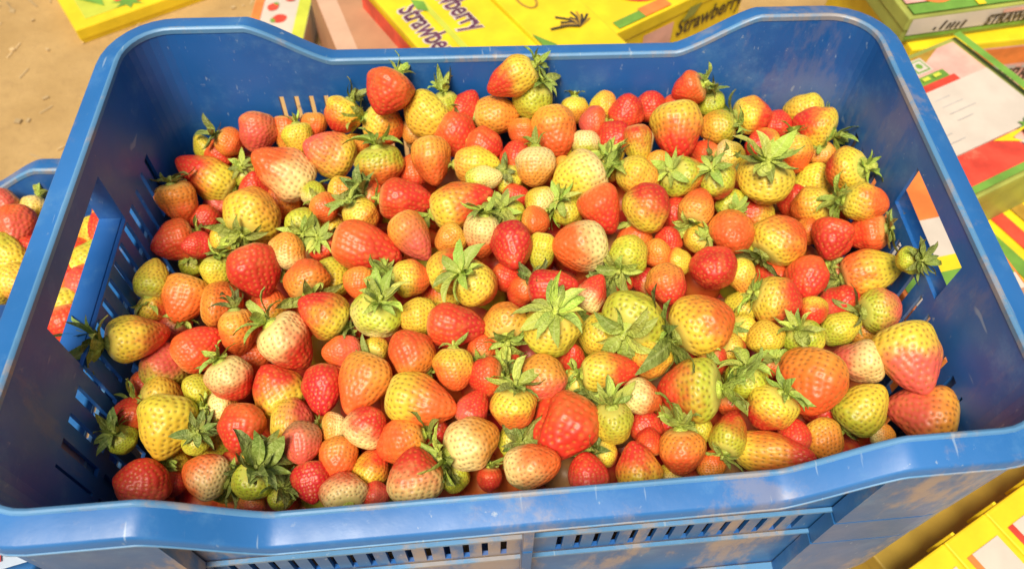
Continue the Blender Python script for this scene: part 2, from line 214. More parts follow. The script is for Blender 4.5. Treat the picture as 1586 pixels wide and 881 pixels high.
(0.2323, 0.1863, 0.295, -0.52, -0.83, -0.22, 0.0311, 0.0311, 2, 0, 0, 0, 'bare red strawberry right of the yellow globe below the dark leaf'),
(0.2608, 0.194, 0.2928, -0.75, 0.3, -0.59, 0.0267, 0.0315, 0, 2, 0, 5, 'orange to red strawberry right of the yellow globe below the dark leaf'),
(0.2263, 0.2047, 0.2839, 0.73, -0.46, 0.51, 0.0199, 0.0204, 1, 2, 2, 0, 'small bare orange strawberry right of the yellow globe below the dark leaf'),
(0.2572, 0.1612, 0.2889, 0.93, -0.0, 0.36, 0.0316, 0.0427, 0, 2, 4, 5, 'long orange to yellow strawberry behind left of the large coral cone by the right wall'),
(0.2647, 0.147, 0.3213, -0.35, 0.57, -0.74, 0.0175, 0.0175, 1, 5, 5, 6, 'small dark-leaved lime strawberry behind the large coral cone by the right wall'),
(0.2547, 0.1308, 0.2856, 0.99, 0.14, -0.05, 0.0281, 0.0299, 1, 5, 7, 5, 'lime to coral pink strawberry behind left of the large coral cone by the right wall'),
(0.2211, 0.089, 0.2909, -0.86, 0.3, -0.42, 0.0283, 0.036, 0, 6, 7, 3, 'long green-capped cream to coral pink strawberry behind right of the big smooth orange berry'),
(0.2507, 0.0816, 0.3032, 0.16, -0.97, -0.19, 0.0385, 0.0469, 0, 4, 7, 0, 'large coral cone-shaped strawberry with yellow shoulder touching the right wall'),
(0.1834, 0.0725, 0.2977, -0.46, -0.83, -0.32, 0.0407, 0.0424, 3, 2, 2, 0, 'big smooth orange-red strawberry without calyx at lower right of the heap'),
(0.2163, 0.0569, 0.2885, 0.58, 0.49, 0.64, 0.0324, 0.0358, 0, 5, 4, 1, 'lime to yellow strawberry in front right of the big smooth orange berry'),
(0.2568, 0.0541, 0.2818, -0.87, 0.45, -0.22, 0.0362, 0.0438, 0, 3, 7, 0, 'pinkish tan dotted strawberry wedged in the front right corner of the crate'),
(0.1515, 0.0535, 0.3, -0.45, -0.35, -0.82, 0.0291, 0.0291, 0, 4, 0, 2, 'yellow to red strawberry behind the long seedy berry at front right'),
(0.1495, 0.0292, 0.2916, 0.9, -0.3, 0.33, 0.0239, 0.0478, 0, 4, 0, 0, 'long yellow-to-red strawberry with dark seed dots lying along the front right rim'),
(0.1864, 0.0379, 0.2856, 0.33, -0.94, -0.04, 0.0237, 0.0269, 1, 3, 3, 0, 'bare amber strawberry right of the long seedy berry at front right'),
(0.1671, 0.041, 0.2875, -0.07, 0.73, 0.68, 0.0204, 0.0212, 1, 7, 0, 0, 'bare coral pink to red strawberry behind right of the long seedy berry at front right'),
(0.0218, 0.0528, 0.2922, -0.56, -0.82, -0.15, 0.0419, 0.0452, 2, 2, 0, 0, 'giant lobed red-orange strawberry near the front rim, largest of the heap'),
(0.0521, 0.0525, 0.2978, 0.12, -0.43, -0.89, 0.0248, 0.0273, 1, 5, 4, 4, 'leafy lime to yellow strawberry right of the giant lobed red berry at front'),
(-0.0007, 0.029, 0.297, 0.97, 0.12, 0.21, 0.0272, 0.0342, 1, 6, 2, 0, 'long bare cream to orange strawberry right of the cream berry with green star'),
(0.0634, 0.0256, 0.2922, -0.14, 0.86, 0.5, 0.0259, 0.0306, 0, 4, 0, 1, 'yellow to red strawberry in front right of the giant lobed red berry at front'),
(0.0916, 0.0321, 0.2951, -0.0, -0.8, -0.6, 0.0284, 0.0284, 1, 2, 2, 4, 'leafy orange strawberry in front of the large half-red half-lime berry'),
(0.1243, 0.0427, 0.2951, 0.47, 0.88, 0.08, 0.0225, 0.0297, 0, 5, 0, 2, 'long lime to red strawberry behind left of the long seedy berry at front right'),
(0.0337, 0.024, 0.2902, 0.02, 0.75, 0.66, 0.0251, 0.0243, 1, 7, 0, 0, 'bare coral pink to red strawberry right of the cream berry with green star'),
(0.1112, 0.0275, 0.2836, -0.03, 0.75, 0.66, 0.0165, 0.0169, 1, 3, 2, 0, 'small bare amber to orange strawberry left of the long seedy berry at front right'),
(0.0762, 0.0576, 0.2806, -0.01, 0.71, 0.7, 0.0208, 0.0208, 1, 0, 0, 0, 'bare red strawberry in front left of the large half-red half-lime berry'),
(0.0743, 0.0429, 0.2877, 0.06, 0.91, 0.41, 0.017, 0.0178, 1, 2, 0, 0, 'small bare orange to red strawberry in front left of the large half-red half-lime berry'),
(0.0855, 0.0237, 0.2798, 0.06, 0.93, 0.37, 0.014, 0.0144, 1, 6, 4, 0, 'tiny bare cream to yellow strawberry in front of the large half-red half-lime berry'),
(-0.1012, 0.0643, 0.2916, 0.54, 0.46, 0.7, 0.0258, 0.0266, 1, 6, 0, 0, 'bare cream to red strawberry in front left of the long dark-dotted yellow berry'),
(-0.0803, 0.054, 0.287, -0.96, -0.26, -0.1, 0.0282, 0.0306, 1, 2, 2, 2, 'orange strawberry behind left of the big red berry on the front rim'),
(-0.0357, 0.0459, 0.2963, 0.9, 0.42, -0.08, 0.0316, 0.0356, 1, 6, 3, 4, 'cream strawberry with bright green star calyx on its left, near the front rim'),
(-0.1199, 0.048, 0.2823, 0.03, -0.99, 0.12, 0.0241, 0.0257, 1, 3, 2, 0, 'bare amber to orange strawberry left of the big red berry on the front rim'),
(-0.1226, 0.0689, 0.282, 0.97, 0.04, -0.24, 0.0181, 0.0181, 1, 3, 6, 2, 'small amber to cream strawberry left of the long dark-dotted yellow berry'),
(-0.0992, 0.0441, 0.2749, 0.54, 0.82, 0.19, 0.0227, 0.0268, 0, 4, 0, 2, 'yellow to red strawberry left of the big red berry on the front rim'),
(-0.0711, 0.0294, 0.2929, -0.09, 0.84, 0.53, 0.0334, 0.0318, 0, 6, 0, 1, 'big red strawberry with pale shoulder resting against the front rim'),
(-0.1152, 0.0253, 0.2832, -0.31, 0.91, -0.28, 0.0258, 0.0242, 1, 6, 0, 2, 'cream to red strawberry left of the big red berry on the front rim'),
(-0.1353, 0.0337, 0.2799, 0.15, -0.98, -0.14, 0.0222, 0.0253, 0, 1, 1, 0, 'bare crimson strawberry in front right of the glossy red-orange berry'),
(-0.0262, 0.0271, 0.2836, -0.06, -0.81, -0.58, 0.0158, 0.0158, 1, 0, 0, 4, 'small leafy red strawberry in front right of the cream berry with green star'),
(-0.0967, 0.0243, 0.2757, 0.99, -0.02, -0.14, 0.0174, 0.0174, 1, 0, 7, 0, 'small bare red to coral pink strawberry in front left of the long dark-dotted yellow berry'),
(-0.1401, 0.0839, 0.2604, 0.98, 0.03, -0.2, 0.0168, 0.0172, 1, 4, 3, 0, 'small bare yellow to amber strawberry right of the glossy red-orange berry'),
(-0.2352, 0.0841, 0.2669, -0.19, -0.94, -0.28, 0.0381, 0.0423, 0, 4, 4, 0, 'big golden yellow strawberry between two dark leafy calyxes at left front'),
(-0.2466, 0.1091, 0.2553, 0.82, 0.21, -0.53, 0.0318, 0.0291, 1, 4, 3, 2, 'yellow to amber strawberry behind the big golden berry at left front'),
(-0.264, 0.0794, 0.2606, 0.2, -0.08, -0.98, 0.0186, 0.0186, 1, 5, 5, 6, 'small dark-leaved lime strawberry behind left of the red berry in front left corner'),
(-0.2142, 0.0724, 0.2664, -0.29, -0.19, -0.94, 0.0184, 0.0184, 1, 5, 5, 6, 'small dark-leaved lime strawberry in front right of the big golden berry at left front'),
(-0.1823, 0.0734, 0.2802, -0.15, -0.98, -0.13, 0.0288, 0.0313, 1, 2, 0, 0, 'glossy red-orange strawberry right of the big golden one'),
(-0.2016, 0.0971, 0.2633, 0.86, 0.18, -0.48, 0.0216, 0.0216, 1, 6, 3, 2, 'cream to amber strawberry behind left of the glossy red-orange berry'),
(-0.151, 0.0764, 0.2769, 1.0, -0.04, -0.06, 0.0317, 0.0267, 1, 4, 7, 0, 'bare yellow to coral pink strawberry right of the glossy red-orange berry'),
(-0.1419, 0.0565, 0.2889, 0.05, -0.99, 0.1, 0.024, 0.0264, 1, 8, 7, 0, 'bare tan to coral pink strawberry right of the glossy red-orange berry'),
(-0.2475, 0.0518, 0.2579, 0.21, 0.69, 0.69, 0.0323, 0.0298, 1, 7, 0, 0, 'dull red seedy strawberry in the front left corner, bottom left of the heap'),
(-0.2041, 0.0476, 0.2696, -0.92, 0.35, 0.19, 0.0268, 0.0292, 1, 6, 2, 5, 'cream to orange strawberry in front left of the glossy red-orange berry'),
(-0.1704, 0.0382, 0.2789, -0.25, -0.15, -0.96, 0.0254, 0.0238, 1, 5, 5, 6, 'dark-leaved lime strawberry in front of the glossy red-orange berry'),
(-0.1749, 0.0314, 0.2625, 0.07, 0.94, 0.34, 0.0162, 0.0162, 1, 7, 3, 0, 'small bare coral pink to amber strawberry in front of the glossy red-orange berry'),
(-0.1547, 0.029, 0.2719, -0.22, -0.33, -0.92, 0.0167, 0.0159, 1, 5, 5, 6, 'small dark-leaved lime strawberry in front right of the glossy red-orange berry'),
(-0.2627, 0.1251, 0.2495, 0.93, 0.12, -0.35, 0.0208, 0.0208, 1, 2, 7, 0, 'small bare orange to coral pink strawberry behind the red berry in front left corner'),
(-0.159, 0.0525, 0.2741, -0.22, -0.29, -0.93, 0.0179, 0.0171, 1, 5, 5, 6, 'small dark-leaved lime strawberry right of the big golden berry at left front'),
(-0.235, 0.0558, 0.2409, 0.94, 0.07, -0.34, 0.0171, 0.0179, 1, 7, 0, 0, 'small bare coral pink to red strawberry right of the red berry in front left corner'),
(0.2293, 0.0432, 0.2752, 0.89, -0.24, 0.38, 0.0163, 0.0159, 1, 6, 3, 0, 'small bare cream to amber strawberry in front right of the big smooth orange berry'),
(0.1488, 0.3353, 0.2917, 0.82, -0.44, 0.36, 0.0231, 0.0236, 1, 2, 0, 0, 'small bare orange to red strawberry behind the big yellow-topped red berry'),
(-0.0716, 0.3305, 0.2809, -0.48, -0.82, -0.31, 0.0197, 0.0202, 1, 6, 3, 0, 'tiny bare cream to amber strawberry behind the large crimson berry pointing right'),
(0.232, 0.1441, 0.2771, 0.51, -0.18, 0.84, 0.0237, 0.0302, 3, 7, 0, 0, 'half-buried coral pink to red strawberry behind the big smooth orange berry'),
(-0.2182, 0.2407, 0.2614, -0.68, 0.12, -0.72, 0.0251, 0.0238, 0, 4, 3, 4, 'half-buried leafy yellow to amber strawberry behind left of the red heart-shaped berry'),
(0.1347, 0.1963, 0.2919, -0.38, 0.42, -0.82, 0.0197, 0.0232, 0, 4, 3, 2, 'half-buried leafy yellow to amber strawberry behind left of the round bumpy coral berry'),
(0.1575, 0.1392, 0.2852, 0.39, 0.27, 0.88, 0.023, 0.025, 1, 5, 4, 0, 'half-buried lime to yellow strawberry right of the big orange berry with dark calyx'),
(0.1412, 0.1035, 0.2922, 0.83, 0.04, -0.56, 0.0192, 0.0218, 0, 4, 0, 4, 'half-buried leafy yellow to red strawberry behind right of the large half-red half-lime berry'),
(0.2244, 0.1212, 0.2792, 0.94, 0.2, 0.28, 0.0222, 0.029, 1, 5, 4, 0, 'half-buried lime to yellow strawberry behind right of the big smooth orange berry'),
(-0.0468, 0.0309, 0.281, 0.55, 0.08, -0.83, 0.0185, 0.0199, 1, 5, 4, 6, 'half-buried leafy lime to yellow strawberry in front left of the cream berry with green star'),
(0.2127, 0.2987, 0.2789, -0.88, -0.27, 0.4, 0.0285, 0.0297, 0, 4, 0, 0, 'half-buried yellow to red strawberry behind the bright yellow leafy berry at right'),
(-0.009, 0.113, 0.2834, 0.46, 0.85, -0.24, 0.0189, 0.0234, 0, 0, 2, 4, 'half-buried leafy red to orange strawberry behind left of the giant lobed red berry at front'),
(-0.1387, 0.2186, 0.2773, 0.23, 0.01, -0.97, 0.0228, 0.0213, 0, 0, 0, 4, 'half-buried leafy red strawberry left of the large crimson berry pointing right'),
(0.0439, 0.229, 0.2917, 0.47, -0.0, -0.88, 0.0238, 0.027, 1, 5, 4, 4, 'half-buried leafy lime to yellow strawberry behind the big cream-and-orange globe'),
(0.25, 0.2613, 0.2744, 0.18, 0.32, 0.93, 0.0298, 0.0319, 0, 5, 4, 0, 'half-buried lime to yellow strawberry right of the bright yellow leafy berry at right'),
(0.1642, 0.0925, 0.2875, -0.15, 0.08, -0.99, 0.0184, 0.0197, 3, 2, 0, 2, 'half-buried leafy orange to red strawberry behind left of the big smooth orange berry'),
(-0.0585, 0.0612, 0.2744, 0.31, 0.35, 0.88, 0.0219, 0.0272, 0, 2, 0, 0, 'half-buried orange to red strawberry left of the cream berry with green star'),
(0.0333, 0.0862, 0.2886, 0.6, 0.32, -0.73, 0.0176, 0.0191, 3, 4, 3, 2, 'half-buried leafy yellow to amber strawberry behind the giant lobed red berry at front'),
(-0.0972, 0.1249, 0.2814, 0.34, 0.79, -0.51, 0.0194, 0.022, 0, 4, 0, 6, 'half-buried leafy yellow to red strawberry behind left of the long dark-dotted yellow berry'),
(0.1895, 0.1746, 0.2766, 0.04, 0.81, 0.59, 0.0275, 0.0273, 0, 0, 2, 0, 'half-buried red to orange strawberry in front of the yellow globe below the dark leaf'),
(-0.0107, 0.0529, 0.2815, -0.43, 0.51, -0.75, 0.0205, 0.0195, 3, 5, 4, 6, 'half-buried leafy lime to yellow strawberry right of the cream berry with green star'),
(0.076, 0.1681, 0.2872, 0.73, 0.37, -0.57, 0.0209, 0.021, 3, 0, 2, 6, 'half-buried leafy red to orange strawberry behind the big lime star-topped berry'),
(-0.1302, 0.1927, 0.2737, 0.19, -0.98, 0.09, 0.0257, 0.0291, 1, 5, 4, 0, 'half-buried lime to yellow strawberry in front left of the large crimson berry pointing right'),
(0.2411, 0.1733, 0.2711, 0.77, 0.04, -0.64, 0.0224, 0.0255, 1, 0, 0, 2, 'half-buried leafy red strawberry in front right of the yellow globe below the dark leaf'),
(-0.0003, 0.2253, 0.295, 0.38, 0.26, -0.89, 0.0241, 0.025, 1, 5, 4, 4, 'half-buried leafy lime to yellow strawberry behind the shiny crimson mid-heap berry'),
(-0.026, 0.1154, 0.2917, 0.22, 0.95, -0.22, 0.0205, 0.0209, 1, 2, 0, 2, 'half-buried leafy orange to red strawberry behind right of the long dark-dotted yellow berry'),
(0.1066, 0.05, 0.2857, 0.86, -0.07, -0.51, 0.0208, 0.0189, 1, 5, 4, 4, 'half-buried leafy lime to yellow strawberry in front of the large half-red half-lime berry'),
(0.1701, 0.2349, 0.286, -0.1, 0.92, -0.38, 0.022, 0.022, 0, 5, 4, 4, 'half-buried leafy lime to yellow strawberry behind left of the yellow globe below the dark leaf'),
(0.0337, 0.1054, 0.2839, 0.06, 0.32, 0.95, 0.0214, 0.0297, 0, 4, 0, 0, 'half-buried yellow to red strawberry behind the giant lobed red berry at front'),
(0.1254, 0.0949, 0.292, 0.44, -0.15, -0.89, 0.0193, 0.0234, 3, 0, 2, 2, 'half-buried leafy red to orange strawberry behind right of the large half-red half-lime berry'),
(0.0466, 0.0394, 0.2809, 0.7, -0.01, -0.72, 0.0183, 0.0179, 0, 4, 0, 6, 'half-buried leafy yellow to red strawberry in front left of the large half-red half-lime berry'),
(0.1599, 0.2838, 0.29, -0.43, 0.85, -0.3, 0.0211, 0.0288, 0, 2, 0, 6, 'half-buried leafy orange to red strawberry in front right of the big yellow-topped red berry'),
(0.0037, 0.1587, 0.2931, -0.5, -0.03, -0.86, 0.0192, 0.0248, 3, 2, 0, 6, 'half-buried leafy orange to red strawberry in front of the shiny crimson mid-heap berry'),
(-0.0926, 0.178, 0.2872, -0.18, -0.14, -0.97, 0.0199, 0.0199, 3, 4, 0, 4, 'half-buried leafy yellow to red strawberry in front right of the large crimson berry pointing right'),
(0.1342, 0.0712, 0.2813, 0.65, -0.1, -0.75, 0.0201, 0.0213, 1, 2, 0, 4, 'half-buried leafy orange to red strawberry right of the large half-red half-lime berry'),
(-0.1868, 0.1388, 0.2576, 0.9, 0.12, 0.43, 0.0222, 0.0256, 1, 0, 2, 0, 'half-buried red to orange strawberry left of the cream striped berry'),
(0.2576, 0.2303, 0.279, -0.08, 0.36, -0.93, 0.0231, 0.0279, 1, 2, 0, 4, 'half-buried leafy orange to red strawberry behind right of the yellow globe below the dark leaf'),
(-0.1904, 0.0585, 0.2577, -0.21, 0.74, -0.64, 0.0213, 0.0211, 0, 0, 0, 4, 'half-buried leafy red strawberry in front of the glossy red-orange berry'),
(0.0802, 0.2715, 0.2926, 0.21, -0.06, -0.98, 0.024, 0.0234, 1, 4, 3, 4, 'half-buried leafy yellow to amber strawberry in front left of the big yellow-topped red berry'),
(0.2518, 0.1261, 0.2638, -0.99, -0.14, 0.04, 0.0236, 0.0294, 3, 4, 3, 0, 'half-buried yellow to amber strawberry behind left of the large coral cone by the right wall'),
(0.0462, 0.0744, 0.2863, 0.39, -0.15, -0.91, 0.0198, 0.0183, 1, 7, 0, 6, 'half-buried leafy coral pink to red strawberry in front left of the big lime star-topped berry'),
(0.1075, 0.1116, 0.2812, 0.52, -0.82, 0.24, 0.0255, 0.0279, 1, 4, 0, 0, 'half-buried yellow to red strawberry in front left of the big orange berry with dark calyx'),
(-0.218, 0.0958, 0.2515, -0.75, 0.46, -0.47, 0.0222, 0.0211, 1, 0, 0, 4, 'half-buried leafy red strawberry right of the big golden berry at left front'),
(-0.2375, 0.294, 0.2355, -0.61, -0.53, -0.59, 0.0291, 0.0337, 0, 7, 0, 0, 'half-buried coral pink to red strawberry behind left of the red heart-shaped berry'),
(0.1911, 0.2318, 0.2737, -0.91, -0.04, 0.41, 0.0256, 0.0324, 0, 4, 0, 0, 'half-buried yellow to red strawberry in front of the bright yellow leafy berry at right'),
(0.0946, 0.0621, 0.2766, -0.65, -0.76, 0.02, 0.0232, 0.025, 1, 4, 0, 0, 'half-buried yellow to red strawberry in front left of the large half-red half-lime berry'),
(-0.2499, 0.1718, 0.2481, -0.56, -0.16, -0.81, 0.0226, 0.0247, 3, 7, 0, 4, 'half-buried leafy coral pink to red strawberry behind left of the smooth dark-orange berry at left'),
(-0.2623, 0.0983, 0.2613, -0.9, 0.04, 0.44, 0.0223, 0.0239, 3, 2, 0, 0, 'half-buried orange to red strawberry left of the big golden berry at left front'),
(-0.1742, 0.0649, 0.2633, 0.23, 0.78, -0.58, 0.018, 0.0212, 1, 4, 3, 6, 'half-buried leafy yellow to amber strawberry in front right of the glossy red-orange berry'),
(-0.1983, 0.0467, 0.2476, 0.2, -0.14, -0.97, 0.0187, 0.0208, 3, 5, 4, 2, 'half-buried leafy lime to yellow strawberry in front of the glossy red-orange berry'),
(-0.0519, 0.1732, 0.273, -0.44, 0.71, 0.56, 0.0245, 0.0261, 3, 4, 0, 0, 'half-buried yellow to red strawberry in front left of the yellow berry with red side'),
(0.0927, 0.1643, 0.2885, -0.27, 0.83, -0.49, 0.0201, 0.022, 0, 1, 0, 4, 'half-buried leafy crimson to red strawberry behind the big lime star-topped berry'),
(-0.117, 0.1495, 0.2764, 0.28, 0.85, -0.45, 0.0215, 0.0232, 0, 0, 0, 4, 'half-buried leafy red strawberry right of the cream striped berry'),
(0.155, 0.1197, 0.2864, 0.8, 0.05, -0.6, 0.0209, 0.0243, 0, 4, 3, 2, 'half-buried leafy yellow to amber strawberry right of the big orange berry with dark calyx'),
(-0.2615, 0.1832, 0.2587, 0.73, -0.13, -0.67, 0.0243, 0.0259, 0, 4, 0, 0, 'half-buried yellow to red strawberry in front of the mustard berry by the left slots'),
(-0.1366, 0.2449, 0.2694, -0.02, 1.0, -0.06, 0.0236, 0.0241, 0, 4, 0, 4, 'half-buried leafy yellow to red strawberry behind left of the large crimson berry pointing right'),
(-0.1053, 0.2583, 0.2854, 0.32, 0.36, -0.88, 0.0227, 0.0228, 1, 2, 0, 6, 'half-buried leafy orange to red strawberry behind the large crimson berry pointing right'),
(-0.01, 0.0957, 0.2868, 0.23, -0.17, -0.96, 0.0187, 0.0204, 3, 2, 0, 4, 'half-buried leafy orange to red strawberry behind right of the cream berry with green star'),
(-0.2093, 0.0835, 0.2407, -0.85, -0.5, 0.16, 0.0251, 0.0273, 1, 5, 4, 0, 'half-buried lime to yellow strawberry in front left of the glossy red-orange berry'),
(0.1283, 0.2259, 0.2849, -0.41, 0.26, 0.87, 0.0274, 0.0299, 1, 4, 0, 0, 'half-buried yellow to red strawberry behind left of the round bumpy coral berry'),
(-0.2374, 0.0711, 0.2359, 0.24, 0.36, -0.9, 0.02, 0.0222, 3, 4, 3, 4, 'half-buried leafy yellow to amber strawberry behind right of the red berry in front left corner'),
(0.1984, 0.065, 0.2715, 0.13, -0.97, 0.19, 0.0256, 0.024, 3, 2, 0, 0, 'half-buried orange to red strawberry in front right of the big smooth orange berry'),
(0.1743, 0.1906, 0.2844, 0.91, 0.34, -0.24, 0.0201, 0.0241, 0, 5, 4, 6, 'half-buried leafy lime to yellow strawberry left of the yellow globe below the dark leaf'),
(0.0401, 0.145, 0.287, 0.1, 0.92, -0.38, 0.0226, 0.0205, 0, 2, 0, 4, 'half-buried leafy orange to red strawberry left of the big lime star-topped berry'),
(-0.1555, 0.049, 0.2563, 0.22, 0.36, 0.91, 0.0224, 0.0241, 0, 5, 4, 0, 'half-buried lime to yellow strawberry in front right of the glossy red-orange berry'),
]
LEFT_BERRIES = [
(-0.4237, 0.3169, 0.229, -0.74, -0.66, -0.15, 0.027, 0.032, 1, 7, 0, 0, 'coral strawberry cut by the left photo edge, topmost in the lower crate'),
(-0.4013, 0.2893, 0.234, 0.18, -0.98, -0.13, 0.03, 0.036, 0, 2, 7, 0, 'large orange-pink strawberry in the lower crate, below the topmost coral one'),
(-0.4004, 0.3157, 0.219, -0.13, -0.98, -0.17, 0.026, 0.031, 1, 6, 4, 2, 'pale yellow strawberry in the lower crate, beside the main crate rim'),
(-0.3907, 0.2733, 0.219, 0.98, 0.03, 0.18, 0.029, 0.034, 1, 1, 0, 0, 'crimson strawberry in the lower crate touching the main crate rim'),
(-0.4027, 0.2626, 0.229, 0.88, -0.47, -0.01, 0.032, 0.038, 0, 5, 4, 4, 'leafy lime strawberry at the left photo edge, below the orange-pink one'),
(-0.3866, 0.2361, 0.229, 0.77, -0.41, -0.49, 0.029, 0.0342, 1, 4, 3, 0, 'yellow strawberry in the lower crate where the rim leaves the photo'),
(-0.4262, 0.2998, 0.229, -0.96, 0.29, 0.01, 0.027, 0.032, 1, 2, 0, 0, 'orange-red strawberry just past the left photo edge, beside the coral one'),
(-0.4055, 0.233, 0.229, -0.97, -0.24, -0.03, 0.027, 0.032, 1, 4, 4, 0, 'yellow strawberry just past the left photo edge, lowest there'),
(-0.3484, 0.2652, 0.219, 1.0, 0.06, -0.04, 0.032, 0.038, 1, 2, 0, 0, 'orange-red lower-crate strawberry seen through the left handle hole'),
(-0.3477, 0.2392, 0.219, -0.14, 0.5, 0.85, 0.032, 0.038, 1, 7, 0, 0, 'coral lower-crate strawberry seen through the left handle hole'),
(-0.3474, 0.2156, 0.219, 0.05, -0.71, -0.7, 0.032, 0.038, 1, 4, 2, 0, 'yellow-orange lower-crate strawberry seen through the left handle hole'),
(-0.3436, 0.1991, 0.219, 0.24, -0.68, -0.69, 0.032, 0.038, 1, 0, 0, 0, 'red lower-crate strawberry seen through the left handle hole'),
(-0.3411, 0.285, 0.219, -0.75, -0.37, -0.55, 0.032, 0.038, 1, 4, 3, 0, 'amber lower-crate strawberry seen through the left handle hole'),
(-0.3406, 0.2484, 0.219, 0.9, -0.28, 0.34, 0.032, 0.038, 1, 6, 4, 4, 'pale leafy lower-crate strawberry seen through the left handle hole'),
(-0.3573, 0.2304, 0.219, 0.31, 0.84, 0.45, 0.032, 0.038, 1, 3, 2, 0, 'deep orange lower-crate strawberry seen through the left handle hole'),
(-0.3376, 0.1413, 0.226, 0.89, -0.37, 0.27, 0.032, 0.038, 1, 2, 0, 0, 'upper orange lower-crate strawberry glimpsed through the front-most left wall slots'),
(-0.3387, 0.1205, 0.226, -0.19, 0.47, 0.86, 0.032, 0.038, 1, 7, 0, 0, 'coral lower-crate strawberry glimpsed through the front-most left wall slots'),
(-0.3374, 0.1464, 0.226, -0.96, -0.26, 0.05, 0.032, 0.038, 1, 4, 3, 0, 'amber lower-crate strawberry glimpsed through the front-most left wall slots'),
(-0.3387, 0.1203, 0.226, 0.28, 0.44, 0.86, 0.032, 0.038, 1, 0, 0, 0, 'red lower-crate strawberry glimpsed through the front-most left wall slots'),
(-0.3376, 0.1415, 0.226, -0.39, -0.91, -0.1, 0.032, 0.038, 1, 4, 2, 0, 'yellow lower-crate strawberry glimpsed through the front-most left wall slots'),
(-0.3392, 0.1106, 0.226, 0.75, -0.53, -0.39, 0.032, 0.038, 1, 2, 2, 0, 'orange lower-crate strawberry glimpsed through the front-most left wall slots'),
(-0.329, 0.3063, 0.226, -0.58, 0.76, 0.29, 0.032, 0.038, 1, 4, 2, 0, 'yellow-orange lower-crate strawberry glimpsed through the left wall slots behind the handle'),
(-0.3315, 0.2586, 0.226, 0.64, 0.72, 0.25, 0.032, 0.038, 1, 4, 5, 0, 'lime lower-crate strawberry glimpsed through the left wall slots behind the handle'),
(-0.3294, 0.2992, 0.226, -0.27, 0.68, 0.68, 0.032, 0.038, 1, 6, 3, 0, 'pale lower-crate strawberry glimpsed through the left wall slots behind the handle'),
(-0.3328, 0.2331, 0.226, 0.96, -0.19, 0.22, 0.032, 0.038, 1, 7, 0, 0, 'coral lower-crate strawberry glimpsed through the left wall slots behind the handle'),
(-0.3301, 0.2855, 0.226, -0.47, 0.77, 0.44, 0.032, 0.038, 1, 2, 0, 0, 'orange lower-crate strawberry glimpsed through the left wall slots behind the handle'),
]
# ---------------------------------------------------------------- helpers
rnd = random.Random(11)

def tag(o, label=None, cat=None, group=None, kind=None):
    if label: o['label'] = label
    if cat: o['category'] = cat
    if group: o['group'] = group
    if kind: o['kind'] = kind
    return o

def empty(name, loc=(0, 0, 0), rotz=0.0):
    o = bpy.data.objects.new(name, None)
    o.empty_display_size = 0.02
    o.location = loc
    o.rotation_euler = (0, 0, rotz)
    COL.objects.link(o)
    return o

def mesh_obj(name, data, parent=None, loc=None):
    o = bpy.data.objects.new(name, data)
    COL.objects.link(o)
    if parent is not None: o.parent = parent
    if loc is not None: o.location = loc
    return o

def mesh_from(name, verts, faces, mat=None, smooth=False):
    me = bpy.data.meshes.new(name)
    me.from_pydata([tuple(v) for v in verts], [], [tuple(f) for f in faces])
    if mat: me.materials.append(mat)
    if smooth:
        me.polygons.foreach_set('use_smooth', [True] * len(me.polygons))
    me.update()
    return me

class MB:
    """collects boxes, strips and polygons that become one mesh"""
    def __init__(s): s.v = []; s.f = []
    def add(s, vs, fs):
        n = len(s.v); s.v += [tuple(v) for v in vs]; s.f += [tuple(i + n for i in f) for f in fs]
    def box(s, x0, x1, y0, y1, z0, z1):
        s.add([(x0, y0, z0), (x1, y0, z0), (x1, y1, z0), (x0, y1, z0), (x0, y0, z1), (x1, y0, z1), (x1, y1, z1), (x0, y1, z1)],
              [(0, 3, 2, 1), (4, 5, 6, 7), (0, 1, 5, 4), (1, 2, 6, 5), (2, 3, 7, 6), (3, 0, 4, 7)])
    def build(s, name, mat, parent=None, warp=None, bevel=0.0, smooth=False):
        me = mesh_from(name, s.v, s.f, mat)
        if bevel > 0:
            bm = bmesh.new(); bm.from_mesh(me)
            bmesh.ops.bevel(bm, geom=[e for e in bm.edges if len(e.link_faces) == 2 and e.calc_face_angle(0) > 0.5],
                            offset=bevel, segments=2, affect='EDGES', profile=0.6)
            bm.to_mesh(me); bm.free()
        if warp:
            for v in me.vertices: v.co = warp(v.co)
        if smooth:
            me.polygons.foreach_set('use_smooth', [True] * len(me.polygons))
        return mesh_obj(name, me, parent)

# ---------------------------------------------------------------- materials
def newmat(name):
    m = bpy.data.materials.new(name); m.use_nodes = True
    nt = m.node_tree
    return m, nt, nt.nodes['Principled BSDF']

def N(nt, typ, **kw):
    n = nt.nodes.new(typ)
    for k, v in kw.items():
        if k == 'ins':
            for a, b in v.items(): n.inputs[a].default_value = b
        else: setattr(n, k, v)
    return n

def math_n(nt, op, a, b=None, clamp=False):
    n = nt.nodes.new('ShaderNodeMath'); n.operation = op; n.use_clamp = clamp
    for i, q in enumerate((a, b)):
        if q is None: continue
        if isinstance(q, (int, float)): n.inputs[i].default_value = q
        else: nt.links.new(q, n.inputs[i])
    return n.outputs[0]

def mix_c(nt, fac, a, b):
    n = nt.nodes.new('ShaderNodeMix'); n.data_type = 'RGBA'
    for sock, q in ((n.inputs[0], fac), (n.inputs[6], a), (n.inputs[7], b)):
        if isinstance(q, (int, float)): sock.default_value = q
        elif isinstance(q, tuple): sock.default_value = (*q[:3], 1)
        else: nt.links.new(q, sock)
    return n.outputs[2]

